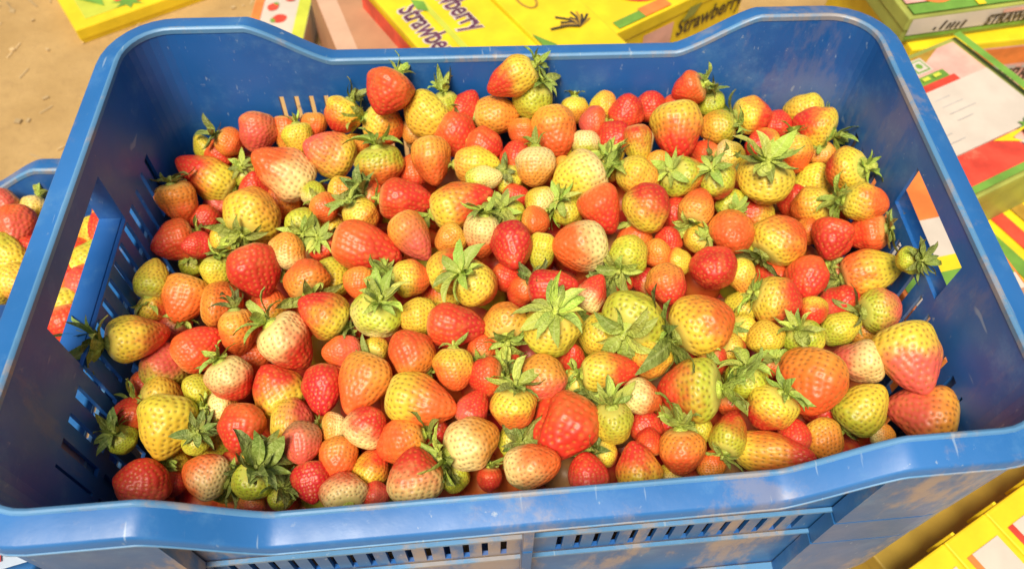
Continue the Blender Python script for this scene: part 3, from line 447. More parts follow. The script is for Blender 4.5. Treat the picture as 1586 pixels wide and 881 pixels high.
def noise(nt, vec, scale, detail=3, rough=0.55):
    n = nt.nodes.new('ShaderNodeTexNoise')
    n.inputs['Scale'].default_value = scale; n.inputs['Detail'].default_value = detail; n.inputs['Roughness'].default_value = rough
    if vec is not None: nt.links.new(vec, n.inputs['Vector'])
    return n.outputs['Fac']

def ramp01(nt, val, lo, hi):
    n = nt.nodes.new('ShaderNodeMapRange'); n.interpolation_type = 'SMOOTHSTEP'
    nt.links.new(val, n.inputs['Value'])
    n.inputs['From Min'].default_value = lo; n.inputs['From Max'].default_value = hi
    return n.outputs[0]

def bump(nt, bsdf, h, dist, strength=0.6):
    b = nt.nodes.new('ShaderNodeBump'); b.inputs['Strength'].default_value = strength; b.inputs['Distance'].default_value = dist
    nt.links.new(h, b.inputs['Height']); nt.links.new(b.outputs[0], bsdf.inputs['Normal'])

def crate_material(name, base, dirt):
    m, nt, p = newmat(name)
    tc = nt.nodes.new('ShaderNodeTexCoord'); ob = tc.outputs['Object']
    mp = N(nt, 'ShaderNodeMapping'); mp.inputs['Scale'].default_value = (1, 1, 0.35); nt.links.new(ob, mp.inputs['Vector'])
    big = noise(nt, ob, 9, 3)
    c = mix_c(nt, ramp01(nt, big, 0.35, 0.7), base, tuple(min(1, q * 1.2 + 0.01) for q in base))
    # chalky wear
    w = math_n(nt, 'MULTIPLY', ramp01(nt, noise(nt, ob, 22, 8, 0.72), 0.50, 0.74), 0.5)
    c = mix_c(nt, w, c, tuple(q * 0.6 + v for q, v in zip(base, (0.10, 0.21, 0.30))))
    sp = ramp01(nt, noise(nt, ob, 140, 4, 0.7), 0.64, 0.72)
    c = mix_c(nt, math_n(nt, 'MULTIPLY', math_n(nt, 'MULTIPLY', sp, ramp01(nt, noise(nt, ob, 7, 3), 0.45, 0.62)), 0.55), c, (0.42, 0.50, 0.55))
    # short pale scratches, two directions
    for rot, thr in ((0.6, 0.74), (-0.9, 0.735), (1.4, 0.72), (0.2, 0.75), (-1.9, 0.72)):
        r1 = N(nt, 'ShaderNodeMapping'); r1.inputs['Rotation'].default_value = (rot, rot * 0.7, rot); r1.inputs['Scale'].default_value = (260, 22, 70)
        nt.links.new(ob, r1.inputs['Vector'])
        sc = ramp01(nt, noise(nt, r1.outputs[0], 1.0, 2), thr, thr + 0.05)
        c = mix_c(nt, math_n(nt, 'MULTIPLY', sc, 0.4), c, (0.40, 0.52, 0.62))
    # dried mud
    sx = N(nt, 'ShaderNodeSeparateXYZ'); nt.links.new(ob, sx.inputs[0])
    d = ramp01(nt, noise(nt, mp.outputs[0], 13, 7, 0.7), 0.58 - 0.10 * dirt, 0.66 - 0.06 * dirt)
    c = mix_c(nt, math_n(nt, 'MULTIPLY', d, 0.75 * dirt), c, (0.42, 0.31, 0.20))
    nt.links.new(c, p.inputs['Base Color'])
    p.inputs['Roughness'].default_value = 0.42
    rr = math_n(nt, 'MULTIPLY_ADD', noise(nt, ob, 30, 4), 0.35); rr.node.inputs[2].default_value = 0.24
    nt.links.new(rr, p.inputs['Roughness'])
    bump(nt, p, noise(nt, ob, 60, 5), 0.0006, 0.5)
    return m

M_CRATE = crate_material('blue_plastic', (0.009, 0.100, 0.36), 0.22)
M_RIM = crate_material('handled_blue_plastic', (0.018, 0.135, 0.40), 0.4)
M_WORN_HIGHLIGHT = crate_material('highlit_worn_blue_plastic', (0.085, 0.235, 0.44), 0.8)  # paler blue paints the bright highlight along edges, chalky wear over it
M_CRATE_DIRTY = crate_material('muddy_blue_plastic', (0.014, 0.110, 0.32), 0.85)

def flesh_material():
    m, nt, p = newmat('strawberry_flesh')
    tc = nt.nodes.new('ShaderNodeTexCoord'); ob = tc.outputs['Object']
    oi = nt.nodes.new('ShaderNodeObjectInfo')
    tip = N(nt, 'ShaderNodeAttribute', attribute_type='OBJECT', attribute_name='tip_colour')
    seed = N(nt, 'ShaderNodeAttribute', attribute_type='GEOMETRY', attribute_name='seed')
    sx = N(nt, 'ShaderNodeSeparateXYZ'); nt.links.new(ob, sx.inputs[0])
    rv = math_n(nt, 'MULTIPLY', oi.outputs['Random'], 37.0)
    cx = N(nt, 'ShaderNodeCombineXYZ'); nt.links.new(rv, cx.inputs[0]); nt.links.new(rv, cx.inputs[2])
    va = N(nt, 'ShaderNodeVectorMath', operation='ADD'); nt.links.new(ob, va.inputs[0]); nt.links.new(cx.outputs[0], va.inputs[1])
    pat = noise(nt, va.outputs[0], 1.7, 3, 0.5)
    fine = noise(nt, va.outputs[0], 9, 3, 0.6)
    z = math_n(nt, 'ADD', sx.outputs[2], 0.5)
    g = math_n(nt, 'ADD', z, math_n(nt, 'MULTIPLY', math_n(nt, 'SUBTRACT', pat, 0.5), 1.0))
    g = math_n(nt, 'ADD', g, math_n(nt, 'MULTIPLY', math_n(nt, 'SUBTRACT', fine, 0.5), 0.40))
    g = ramp01(nt, g, 0.10, 0.78)
    c = mix_c(nt, g, oi.outputs['Color'], tip.outputs['Color'])
    # mottling: unripe specks
    c = mix_c(nt, math_n(nt, 'MULTIPLY', ramp01(nt, noise(nt, va.outputs[0], 4.5, 4), 0.5, 0.72), 0.35), c,
              mix_c(nt, 0.5, c, (0.85, 0.45, 0.10)))
    # pale neck
    nk = math_n(nt, 'MULTIPLY', ramp01(nt, z, 0.16, 0.0), 0.5)
    c = mix_c(nt, nk, c, (0.72, 0.62, 0.20))
    hs = N(nt, 'ShaderNodeHueSaturation'); nt.links.new(c, hs.inputs['Color'])
    hs.inputs['Saturation'].default_value = 0.8
    hs.inputs['Value'].default_value = 0.45
    sc2 = N(nt, 'ShaderNodeSeparateColor'); nt.links.new(c, sc2.inputs[0])
    sd_c = mix_c(nt, ramp01(nt, sc2.outputs[1], 0.06, 0.22), (0.56, 0.20, 0.035), mix_c(nt, 0.75, hs.outputs[0], (0.17, 0.060, 0.010)))
    c2 = mix_c(nt, math_n(nt, 'MULTIPLY', seed.outputs['Fac'], 0.82), c, sd_c)
    nt.links.new(c2, p.inputs['Base Color'])
    p.inputs['Roughness'].default_value = 0.40
    p.inputs['Specular IOR Level'].default_value = 0.45
    p.inputs['Subsurface Weight'].default_value = 0.22
    p.inputs['Subsurface Radius'].default_value = (1.0, 0.35, 0.15)
    p.inputs['Subsurface Scale'].default_value = 0.004
    bump(nt, p, fine, 0.0004, 0.2)
    return m
M_FLESH = flesh_material()

def leaf_material():
    m, nt, p = newmat('sepal_leaf')
    tc = nt.nodes.new('ShaderNodeTexCoord'); ob = tc.outputs['Object']
    oi = nt.nodes.new('ShaderNodeObjectInfo')
    sx = N(nt, 'ShaderNodeSeparateXYZ'); nt.links.new(ob, sx.inputs[0])
    nz = noise(nt, ob, 7, 4)
    hs = N(nt, 'ShaderNodeHueSaturation'); nt.links.new(oi.outputs['Color'], hs.inputs['Color'])
    v = N(nt, 'ShaderNodeMapRange'); nt.links.new(oi.outputs['Random'], v.inputs['Value']); v.inputs['To Min'].default_value = 0.7; v.inputs['To Max'].default_value = 1.4
    nt.links.new(v.outputs[0], hs.inputs['Value'])
    # brownish tip and paler base
    c = mix_c(nt, math_n(nt, 'MULTIPLY', ramp01(nt, sx.outputs[0], 0.8, 1.05), 0.6), hs.outputs[0], (0.30, 0.18, 0.05))
    c = mix_c(nt, math_n(nt, 'MULTIPLY', ramp01(nt, sx.outputs[0], 0.4, 0.0), 0.55), c, (0.46, 0.54, 0.08))
    c = mix_c(nt, math_n(nt, 'MULTIPLY', ramp01(nt, nz, 0.4, 0.8), 0.4), c, mix_c(nt, 0.5, c, (0.45, 0.48, 0.16)))
    # midrib
    vein = math_n(nt, 'MULTIPLY', ramp01(nt, math_n(nt, 'ABSOLUTE', sx.outputs[1]), 0.03, 0.0), 0.4)
    c = mix_c(nt, vein, c, (0.5, 0.55, 0.2))
    nt.links.new(c, p.inputs['Base Color'])
    p.inputs['Roughness'].default_value = 0.55
    p.inputs['Subsurface Weight'].default_value = 0.0
    bump(nt, p, nz, 0.02, 0.4)
    return m
M_LEAF = leaf_material()

def plain_material(name, col, rough=0.5, var=0.12, scale=25, bumpd=0.0004, wear=None):
    m, nt, p = newmat(name)
    tc = nt.nodes.new('ShaderNodeTexCoord'); ob = tc.outputs['Object']
    n = noise(nt, ob, scale, 5)
    lo = tuple(q * (1 - var) for q in col); hi = tuple(min(1, q * (1 + var)) for q in col)
    c = mix_c(nt, ramp01(nt, n, 0.3, 0.7), lo, hi)
    if wear:
        c = mix_c(nt, math_n(nt, 'MULTIPLY', ramp01(nt, noise(nt, ob, scale * 0.6, 7, 0.7), 0.58, 0.72), 0.5), c, wear)
    nt.links.new(c, p.inputs['Base Color'])
    p.inputs['Roughness'].default_value = rough
    bump(nt, p, n, bumpd, 0.4)
    return m

M_YELLOW = plain_material('yellow_carton', (0.80, 0.60, 0.02), 0.38, 0.10, 30)
M_WHITE = plain_material('white_card', (0.60, 0.54, 0.47), 0.5, 0.06, 30)
M_GREEN = plain_material('green_print', (0.16, 0.34, 0.05), 0.45, 0.2, 30)
M_OLIVE = plain_material('olive_print', (0.32, 0.36, 0.08), 0.45, 0.2, 20)
M_LIME = plain_material('lime_print', (0.52, 0.58, 0.06), 0.45, 0.15, 20)
M_RED = plain_material('red_print', (0.68, 0.07, 0.04), 0.42, 0.25, 40, wear=(0.8, 0.25, 0.15))
M_PINK = plain_material('pink_print', (0.75, 0.42, 0.36), 0.45, 0.15, 30)
M_ORANGE = plain_material('orange_print', (0.75, 0.22, 0.05), 0.45, 0.2, 30)
M_PURPLE = plain_material('purple_ink', (0.13, 0.045, 0.09), 0.5, 0.2, 60)
M_BLACK = plain_material('dark_ink', (0.045, 0.035, 0.03), 0.5, 0.2, 60)
M_OCHRE = plain_material('ochre_ink', (0.40, 0.24, 0.03), 0.5, 0.2, 60)
M_SHADED_YELLOW = plain_material('shaded_yellow_card', (0.36, 0.25, 0.03), 0.6, 0.15, 25)  # carton yellow darkened to stand for card in shadow
M_BLUEWHITE = plain_material('bluish_paper', (0.42, 0.52, 0.66), 0.5, 0.12, 40)
M_GREY = plain_material('grey_ink', (0.45, 0.43, 0.42), 0.5, 0.1, 60)
M_CARD = plain_material('brown_cardboard', (0.42, 0.22, 0.12), 0.75, 0.12, 18)
M_CARD_LIT = plain_material('lit_cardboard', (0.55, 0.36, 0.25), 0.75, 0.10, 18)  # cardboard brown lightened to stand for a lit face
M_WOOD = plain_material('weathered_wood', (0.34, 0.24, 0.15), 0.8, 0.25, 12)

def ground_material():
    m, nt, p = newmat('sandy_ground')
    tc = nt.nodes.new('ShaderNodeTexCoord'); ob = tc.outputs['Object']
    n1 = noise(nt, ob, 5, 6, 0.6); n2 = noise(nt, ob, 60, 6, 0.7)
    c = mix_c(nt, ramp01(nt, n1, 0.3, 0.7), (0.38, 0.245, 0.09), (0.51, 0.345, 0.145))
    c = mix_c(nt, math_n(nt, 'MULTIPLY', ramp01(nt, n2, 0.45, 0.75), 0.4), c, (0.30, 0.19, 0.08))
    nt.links.new(c, p.inputs['Base Color']); p.inputs['Roughness'].default_value = 0.9
    bump(nt, p, n2, 0.004, 0.5)
    return m

# ---------------------------------------------------------------- setting
gm = MB(); gm.add([(-30, -30, 0), (30, -30, 0), (30, 30, 0), (-30, 30, 0)], [(0, 1, 2, 3)])
tag(gm.build('ground', ground_material()), kind='structure')

def litter():
    r = random.Random(9); m = MB()
    for i in range(420):
        x = r.uniform(-1.0, -0.05); y = r.uniform(0.42, 1.5); a = r.uniform(0, 6.28)
        l, w, h = (r.uniform(.008, .022), .0011, .0012) if r.random() < 0.35 else (r.uniform(.001, .004), r.uniform(.001, .004), r.uniform(.001, .003))
        ca, sa = math.cos(a), math.sin(a)
        c = [(x + ca * dx * l - sa * dy * w, y + sa * dx * l + ca * dy * w) for dx, dy in ((-1, -1), (1, -1), (1, 1), (-1, 1))]
        m.add([(p[0], p[1], 0.0003) for p in c] + [(p[0], p[1], h) for p in c], [(4, 5, 6, 7), (0, 1, 5, 4), (1, 2, 6, 5), (2, 3, 7, 6), (3, 0, 4, 7)])
    tag(m.build('straw_litter', M_LITTER), 'bits of straw and grit on the sandy ground', None, None, 'stuff')
M_LITTER = plain_material('straw_and_grit', (0.45, 0.33, 0.17), 0.85, 0.4, 8)
litter()

# ---------------------------------------------------------------- the plastic crates
HR = 0.37                         # height of the main crate's raised rim
CH = 0.25                         # crate height
SX, SY, RAD = 0.28, 0.35, 0.032   # half width, depth, corner radius of the inner lip
FL, FR, BR, BL = (Vector(p) for p in ((-.2862, -.0064, 0), (.2750, .0031, 0), (.2860, .3453, 0), (-.2745, .3592, 0)))
def warp_main(co):                # the old crate is a little out of square
    u = (co.x + SX) / (2 * SX); v = co.y / SY
    q = FL * (1 - u) * (1 - v) + FR * u * (1 - v) + BR * u * v + BL * (1 - u) * v
    return Vector((q.x, q.y, co.z))

def loop_stations():
    """rounded rectangle, counter-clockwise from the front left: (x, y, nx, ny, side, t)"""
    st = []
    xs = sorted(set([round(-SX + RAD + i * (2 * (SX - RAD)) / 124, 5) for i in range(125)]))
    ys = [round(RAD + i * (SY - 2 * RAD) / 144, 5) for i in range(145)]
    def arc(cx, cy, a0):
        for i in range(1, 8):
            a = a0 + i * math.pi / 16
            st.append((cx + RAD * math.cos(a), cy + RAD * math.sin(a), math.cos(a), math.sin(a), 'k', 0))
    for x in xs: st.append((x, 0, 0, -1, 'f', x))
    arc(SX - RAD, RAD, -math.pi / 2)
    for y in ys: st.append((SX, y, 1, 0, 'r', y))
    arc(SX - RAD, SY - RAD, 0)
    for x in reversed(xs): st.append((x, SY, 0, 1, 'b', x))
    arc(-SX + RAD, SY - RAD, math.pi / 2)
    for y in reversed(ys): st.append((-SX, y, -1, 0, 'l', y))
    arc(-SX + RAD, RAD, math.pi)
    return st
ST = loop_stations()
DIP = 0.0325
def dip(s):
    if s[4] not in 'fb': return 0.0
    t = (0.195 - abs(s[5])) / 0.058
    t = max(0.0, min(1.0, t))
    t = t * t * (3 - 2 * t) * 0.35 + t * 0.65
    return -DIP * t

def sweep(profile, name, mat, parent, warp, closed=True, drop=None, draft=0.03, sel=None):
    """sweeps a closed (offset, z) profile around the loop (or the selected run of stations)"""
    stations = ST if sel is None else sel
    n = len(profile); V = []; F = []
    for s in stations:
        dz = dip(s) if drop is None else drop(s)
        for (o, z) in profile:
            V.append((s[0] + s[2] * o, s[1] + s[3] * o, z + dz))
    k = len(stations)
    for i in range(k if closed else k - 1):
        a = i * n; b = ((i + 1) % k) * n
        for j in range(n):
            j2 = (j + 1) % n
            F.append((a + j, b + j, b + j2, a + j2))
    if not closed:
        F.append(tuple(range(n))); F.append(tuple(reversed(range((k - 1) * n, k * n))))
    me = mesh_from(name, V, F, mat)
    if warp:
        for v in me.vertices: v.co = warp(v.co)
    bm = bmesh.new(); bm.from_mesh(me); bmesh.ops.recalc_face_normals(bm, faces=bm.faces); bm.to_mesh(me); bm.free()
    return mesh_obj(name, me, parent)

def in_slot(s, z):
    """which cells of the wall are open: handle holes and ventilation slots"""
    side, t = s[4], s[5]
    if side == 'l' and 0.113 < t < 0.228 and -0.066 < z < -0.022: return True
    if side == 'r' and 0.120 < t < 0.206 and -0.0575 < z < -0.022: return True
    if side in 'lr':
        rows = ((-0.118, -0.068), (-0.176, -0.126))
    else:
        rows = ((-0.150, -0.1095),)
    if side == 'b' and t < -0.142: rows = ((-0.150, -0.067), (-0.205, -0.170))
    for lo, hi in rows:
        if lo < z < hi:
            if side in 'fb' and abs(t) < 0.19 and abs(t) > 0.012:
                return (int(math.floor((t + 1.0) / (2 * (SX - RAD) / 124))) % 3) == 0
            if side in 'lr' and 0.05 < t < 0.30:
                return (int(math.floor((t - RAD) / ((SY - 2 * RAD) / 144) + 0.5)) % 8) in (0, 1, 2)
    return False

ZL = [-0.004, -0.021, -0.057, -0.0665, -0.0685, -0.1097, -0.1175, -0.1262, -0.1498, -0.1705, -0.1755, -0.2045, -CH]
def wall(mat, parent, warp):
    k = len(ST); TH = 0.0028; DR = 0.035
    V = []; F = []
    nz = len(ZL)
    for s in ST:
        d = dip(s)
        for z in ZL:
            w = max(0.0, 1 + z / 0.066) if d else 0
            zz = z + d * w
            o = DR * z
            V.append((s[0] + s[2] * o, s[1] + s[3] * o, zz)); V.append((s[0] + s[2] * (o + TH), s[1] + s[3] * (o + TH), zz))
    def vi(i, j, q): return ((i % k) * nz + j) * 2 + q
    opened = {}
    for i in range(k):
        a, b = ST[i], ST[(i + 1) % k]
        for j in range(nz - 1):
            zc = (ZL[j] + ZL[j + 1]) / 2
            tm = (a[5] + b[5]) / 2
            opened[i, j] = a[4] == b[4] and a[4] != 'k' and in_slot((0, 0, 0, 0, a[4], tm), zc)
    for i in range(k):
        for j in range(nz - 1):
            if opened[i, j]: continue
            F.append((vi(i, j, 0), vi(i + 1, j, 0), vi(i + 1, j + 1, 0), vi(i, j + 1, 0)))
            F.append((vi(i, j, 1), vi(i, j + 1, 1), vi(i + 1, j + 1, 1), vi(i + 1, j, 1)))
            if opened[(i + 1) % k, j]: F.append((vi(i + 1, j, 0), vi(i + 1, j, 1), vi(i + 1, j + 1, 1), vi(i + 1, j + 1, 0)))
            if opened[(i - 1) % k, j]: F.append((vi(i, j, 1), vi(i, j, 0), vi(i, j + 1, 0), vi(i, j + 1, 1)))
            if j == 0 or opened[i, j - 1]: F.append((vi(i, j, 0), vi(i, j, 1), vi(i + 1, j, 1), vi(i + 1, j, 0)))
            if j == nz - 2 or opened[i, j + 1]: F.append((vi(i, j + 1, 1), vi(i, j + 1, 0), vi(i + 1, j + 1, 0), vi(i + 1, j + 1, 1)))
    me = mesh_from('wall', V, F, mat); me.materials.append(M_CRATE_DIRTY)
    for pi, fa in enumerate(F):
        if all(q % 2 == 1 for q in fa): me.polygons[pi].material_index = 1
    if warp:
        for v in me.vertices: v.co = warp(v.co)
    bm = bmesh.new(); bm.from_mesh(me); bmesh.ops.recalc_face_normals(bm, faces=bm.faces); bm.to_mesh(me); bm.free()
    return mesh_obj('wall', me, parent)

def build_crate(loc, rotz, warp, label):
    r = empty('plastic_crate', loc, rotz)
    tag(r, label, 'crate', 'blue plastic fruit crates')
    wall(M_CRATE, r, warp)
    # rim: flat lip with a rolled inner edge and a short outer skirt
    prof = [(0.0026, -0.0012), (0.0158, -0.0034), (0.0168, -0.0040), (0.0175, -0.0054), (0.0178, -0.0118), (0.0160, -0.0120), (0.0152, -0.0060), (0.0026, -0.0046)]
    rim = sweep(prof, 'rim', M_RIM, r, warp)
    lip = sweep([(-0.0006, -0.0044), (-0.0006, -0.0010), (0.0, -0.0002), (0.0012, 0.0003), (0.0024, 0.0), (0.0030, -0.0010), (0.0026, -0.0044)], 'rim_edge', M_WORN_HIGHLIGHT, r, warp)  # inner lip coloured pale to draw its highlight line
    hem = sweep([(0.0176, -0.0116), (0.0184, -0.0121), (0.0184, -0.0133), (0.0158, -0.0133), (0.0158, -0.0121)], 'rim_hem', M_WORN_HIGHLIGHT, r, warp)
    for q in (rim, lip, hem):
        q.data.polygons.foreach_set('use_smooth', [True] * len(q.data.polygons)); q.data.set_sharp_from_angle(angle=math.radians(35))
    # two ridges round the outside
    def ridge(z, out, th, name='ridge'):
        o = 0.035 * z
        sweep([(o + 0.0036, z), (o + out, z), (o + out, z - th), (o + 0.0036, z - th)], name, M_WORN_HIGHLIGHT, r, warp, drop=lambda s: 0.0)
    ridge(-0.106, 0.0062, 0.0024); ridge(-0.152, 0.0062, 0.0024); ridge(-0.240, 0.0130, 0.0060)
    # corner posts: a second skin outside each corner
    k = len(ST)
    def run(pred):
        idx = [i for i in range(k) if pred(ST[i])]
        # rotate so that the run is contiguous
        for a in range(len(idx)):
            if (idx[a] - 1) % k not in idx: break
        seq = []; i = idx[a]
        while i in idx and len(seq) < len(idx): seq.append(ST[i]); i = (i + 1) % k
        return seq
    for sx in (-1, 1):
        for sy in (0, 1):
            pred = lambda s: (s[0] * sx > 0.188) and ((s[1] < 0.072) if sy == 0 else (s[1] > SY - 0.072))
            seq = run(pred)
            for (o1, z1, o2, z2) in ((0.0150, -0.0136, 0.0105, -0.1058), (0.0100, -0.1092, 0.0085, -0.1518), (0.0080, -0.1552, 0.0055, -0.2398)):
                sweep([(o1, z1), (o2, z2), (o2 - 0.010, z2), (o1 - 0.010, z1)], 'corner_post', M_CRATE_DIRTY, r, warp, closed=False,
                      drop=lambda s: 0.0, sel=seq)
    # stiffening ribs on the long sides
    for y_out, sgn in ((0.0, -1), (SY, 1)):
        for x in (0.0,):
            m = MB()
            for (za, zb) in ((-0.0465, -0.1058), (-0.1092, -0.1518), (-0.1552, -0.2398)):
                lo = y_out + sgn * (0.0036 + 0.035 * zb * 1.0); hi = y_out + sgn * 0.0105
                m.box(x - 0.003, x + 0.003, min(lo, hi), max(lo, hi), zb, za)
            m.build('rib', M_CRATE_DIRTY, r, warp)
        m = MB()
        # handle ledges sit on the short sides
    for sx in (-1, 1):
        x0, x1 = sx * (SX + 0.0015), sx * (SX + 0.0175)
        m = MB(); m.box(min(x0, x1), max(x0, x1), 0.106, 0.236, -0.0705, -0.0672)
        m.build('handle_ledge', M_CRATE, r, warp, bevel=0.0008)
        for y in (0.1085, 0.2305):
            m = MB(); m.box(min(x0, x1), max(x0, x1), y, y + 0.0030, -0.0670, -0.0136)
            m.build('handle_cheek', M_CRATE, r, warp)
    # grid floor
    m = MB()
    for i in range(19):
        x = -0.252 + i * 0.028; m.box(x - 0.004, x + 0.004, 0.012, SY - 0.012, -CH, -CH + 0.004)
    for j in range(12):
        y = 0.0205 + j * 0.028; m.box(-0.268, 0.268, y - 0.004, y + 0.004, -CH - 0.0035, -CH + 0.0005)
    m.build('floor_grid', M_CRATE, r, warp)
    return r

build_crate((0, 0, HR), 0, warp_main, 'old blue plastic crate heaped with half-ripe strawberries, slotted sides, standing in front')
NB_LOC = Vector((-0.6060, -0.0020, 0.25)); NB_ROT = math.radians(-3)
NBM = Matrix.Translation(NB_LOC) @ Matrix.Rotation(NB_ROT, 4, 'Z')
build_crate(NB_LOC, NB_ROT, None, 'lower blue plastic crate of strawberries at the left edge, partly behind the main crate')

# pallet that carries the main crate
pal = empty('wooden_pallet', (0, 0, 0)); tag(pal, 'low wooden pallet under the main blue crate', 'pallet')
for i in range(5):
    m = MB(); y = 0.012 + i * 0.072; m.box(-0.262, 0.262, y, y + 0.050, 0.096, 0.1145); m.build('board', M_WOOD, pal, bevel=0.002)
for x in (-0.22, 0.0, 0.22):
    m = MB(); m.box(x - 0.03, x + 0.03, 0.012, 0.350, 0.0, 0.0955); m.build('bearer', M_WOOD, pal, bevel=0.003)

# ---------------------------------------------------------------- printed cartons
def text_mesh(txt, size, bold=0.0, shear=0.0):
    cu = bpy.data.curves.new('lettering', 'FONT')
    cu.body = txt; cu.size = size; cu.offset = bold; cu.shear = shear; cu.align_x = 'LEFT'
    cu.resolution_u = 3
    o = bpy.data.objects.new('lettering_tmp', cu); COL.objects.link(o)
    dg = bpy.context.evaluated_depsgraph_get(); dg.update()
    me = bpy.data.meshes.new_from_object(o.evaluated_get(dg))
    bpy.data.objects.remove(o); bpy.data.curves.remove(cu)
    me.name = 'lettering'
    return me

class Carton:
    """a folded carton; prints are flat shapes laid on its faces"""
    def __init__(s, name, label, cat, c, rotz, size, mat, group=None, tilt=(0, 0), body='box_body', lid=True):
        s.o = empty(name, c, rotz); s.o.rotation_euler = (tilt[0], tilt[1], rotz)
        tag(s.o, label, cat, group)
        w, d, h = size; s.w, s.d, s.h = w, d, h; s.k = 0
        m = MB(); m.box(-w / 2, w / 2, -d / 2, d / 2, 0, h - (0.0015 if lid else 0)); m.build(body, mat, s.o, bevel=0.0018)
        if lid:
            m = MB(); m.box(-w / 2 - 0.0012, w / 2 + 0.0012, -d / 2 - 0.0012, d / 2 + 0.0012, h - 0.018, h); m.build('lid', mat, s.o, bevel=0.0018)
        s.e = 0.0012 if lid else 0.0
    def frame(s, face):
        w, d, h = s.w / 2 + s.e, s.d / 2 + s.e, s.h
        return {'top': (Vector((0, 0, h)), Vector((1, 0, 0)), Vector((0, 1, 0)), Vector((0, 0, 1))),
                'front': (Vector((0, -d, h / 2)), Vector((1, 0, 0)), Vector((0, 0, 1)), Vector((0, -1, 0))),
                'left': (Vector((-w, 0, h / 2)), Vector((0, -1, 0)), Vector((0, 0, 1)), Vector((-1, 0, 0))),
                'right': (Vector((w, 0, h / 2)), Vector((0, 1, 0)), Vector((0, 0, 1)), Vector((1, 0, 0)))}[face]
    def off(s):
        s.k += 1; return 0.0003 + 0.00025 * s.k
    def poly(s, face, pts, mat, name='print'):
        o, u, v, n = s.frame(face); z = s.off()
        V = [o + u * a + v * b + n * z for a, b in pts]
        return mesh_obj(name, mesh_from(name, V, [tuple(range(len(V)))], mat), s.o)
    def rect(s, face, x0, x1, y0, y1, mat, name='print'):
        return s.poly(face, [(x0, y0), (x1, y0), (x1, y1), (x0, y1)], mat, name)
    def text(s, face, txt, at, size, mat, ang=0.0, bold=0.0, shear=0.0, wide=0.78):
        o, u, v, n = s.frame(face); z = s.off()
        me = text_mesh(txt, size, bold, shear); me.materials.clear(); me.materials.append(mat)
        ca, sa = math.cos(ang), math.sin(ang)
        for q in me.vertices:
            qx = q.co.x * wide; a = at[0] + qx * ca - q.co.y * sa; b = at[1] + qx * sa + q.co.y * ca
            q.co = o + u * a + v * b + n * z
        return mesh_obj('lettering', me, s.o)
    def berry(s, face, at, r, ang=0.0, mat=None, name='strawberry_print', leaf=True):
        pts = []
        for i in range(28):
            t = i / 28 * 2 * math.pi
            x = math.sin(t) * (1.0 - 0.18 * math.cos(t)) * 0.8; y = -math.cos(t) * -1.0
            y = math.cos(t); x *= (1.0 if y > 0 else 1.0 - 0.35 * y * y)
            pts.append((x * r, y * r))
        ca, sa = math.cos(ang), math.sin(ang)
        tr = lambda p: (at[0] + p[0] * ca - p[1] * sa, at[1] + p[0] * sa + p[1] * ca)
        s.poly(face, [tr(p) for p in reversed(pts)], mat or M_RED, name)
        if leaf:
            lp = []
            for i in range(14):
                a = i / 14 * 2 * math.pi; q = r * (0.62 if i % 2 == 0 else 0.28)
                lp.append((math.cos(a) * q, r * 0.82 + math.sin(a) * q * 0.7))
            s.poly(face, [tr(p) for p in lp], M_GREEN, 'leaf_print')

def stroke(c, face, pts, wd, mat, name='drawing'):
    """a drawn line as a flat ribbon of print"""
    o, u, v, n = c.frame(face); z = c.off(); V = []; F = []
    for i, (a, b) in enumerate(pts):
        a2, b2 = pts[min(i + 1, len(pts) - 1)]; a1, b1 = pts[max(i - 1, 0)]
        dx, dy = a2 - a1, b2 - b1; l = math.hypot(dx, dy) or 1; px, py = -dy / l * wd / 2, dx / l * wd / 2
        V += [o + u * (a + px) + v * (b + py) + n * z, o + u * (a - px) + v * (b - py) + n * z]
        if i: F.append((2 * i - 2, 2 * i - 1, 2 * i + 1, 2 * i))
    return mesh_obj(name, mesh_from(name, V, F, mat), c.o)

GRP = 'strawberry cartons behind the crate'
R = math.radians
# long side runs away from the viewer: yaw so that local -Y points down and right in the picture
YA = R(29)
cA = Carton('strawberry_carton', 'yellow carton with purple Strawberry lettering behind the middle of the rim', 'carton', (-0.034, 0.635, 0), YA, (0.114, 0.25, 0.158), M_YELLOW, GRP)
for (ox, oy) in ((-0.046, 0.052), (0.004, 0.092)):
    cA.text('top', 'Strawberry', (ox, oy), 0.040, M_WHITE, R(-90), 0.0024, 0, 0.66)
    cA.text('top', 'Strawberry', (ox + 0.0005, oy - 0.0005), 0.040, M_PURPLE, R(-90), 0.0007, 0, 0.66)
cA.rect('top', -0.018, -0.010, -0.12, 0.12, M_LIME, 'stripe_print')
cA.poly('top', [(-0.024, 0.06), (-0.012, 0.048), (-0.016, 0.028), (-0.026, 0.04)], M_GREEN, 'leaf_print')
cA.rect('left', -0.12, 0.12, -0.07, 0.07, M_RED, 'side_print')
cA.berry('left', (0.03, 0.0), 0.04, 0, M_ORANGE, leaf=True)
cB = Carton('strawberry_carton', 'yellow carton with brown flower drawing, right of the lettered yellow one', 'carton', (0.078, 0.642, 0), YA - R(1), (0.084, 0.25, 0.163), M_YELLOW, GRP)
ov = [(0.010 * math.cos(t / 16 * 6.283) - 0.012, 0.018 * math.sin(t / 16 * 6.283) + 0.03) for t in range(17)]
stroke(cB, 'top', ov, 0.0035, M_OCHRE)
rs = random.Random(3)
for i in range(11):
    a = R(20 + i * 14); l = 0.018 + 0.016 * rs.random()
    bx, by = 0.012, -0.045
    stroke(cB, 'top', [(bx, by), (bx + math.cos(a) * l * 0.5 + 0.004, by + math.sin(a) * l * 0.6), (bx + math.cos(a) * l, by + math.sin(a) * l)], 0.0028, M_OCHRE if i % 3 == 0 else M_BLACK)
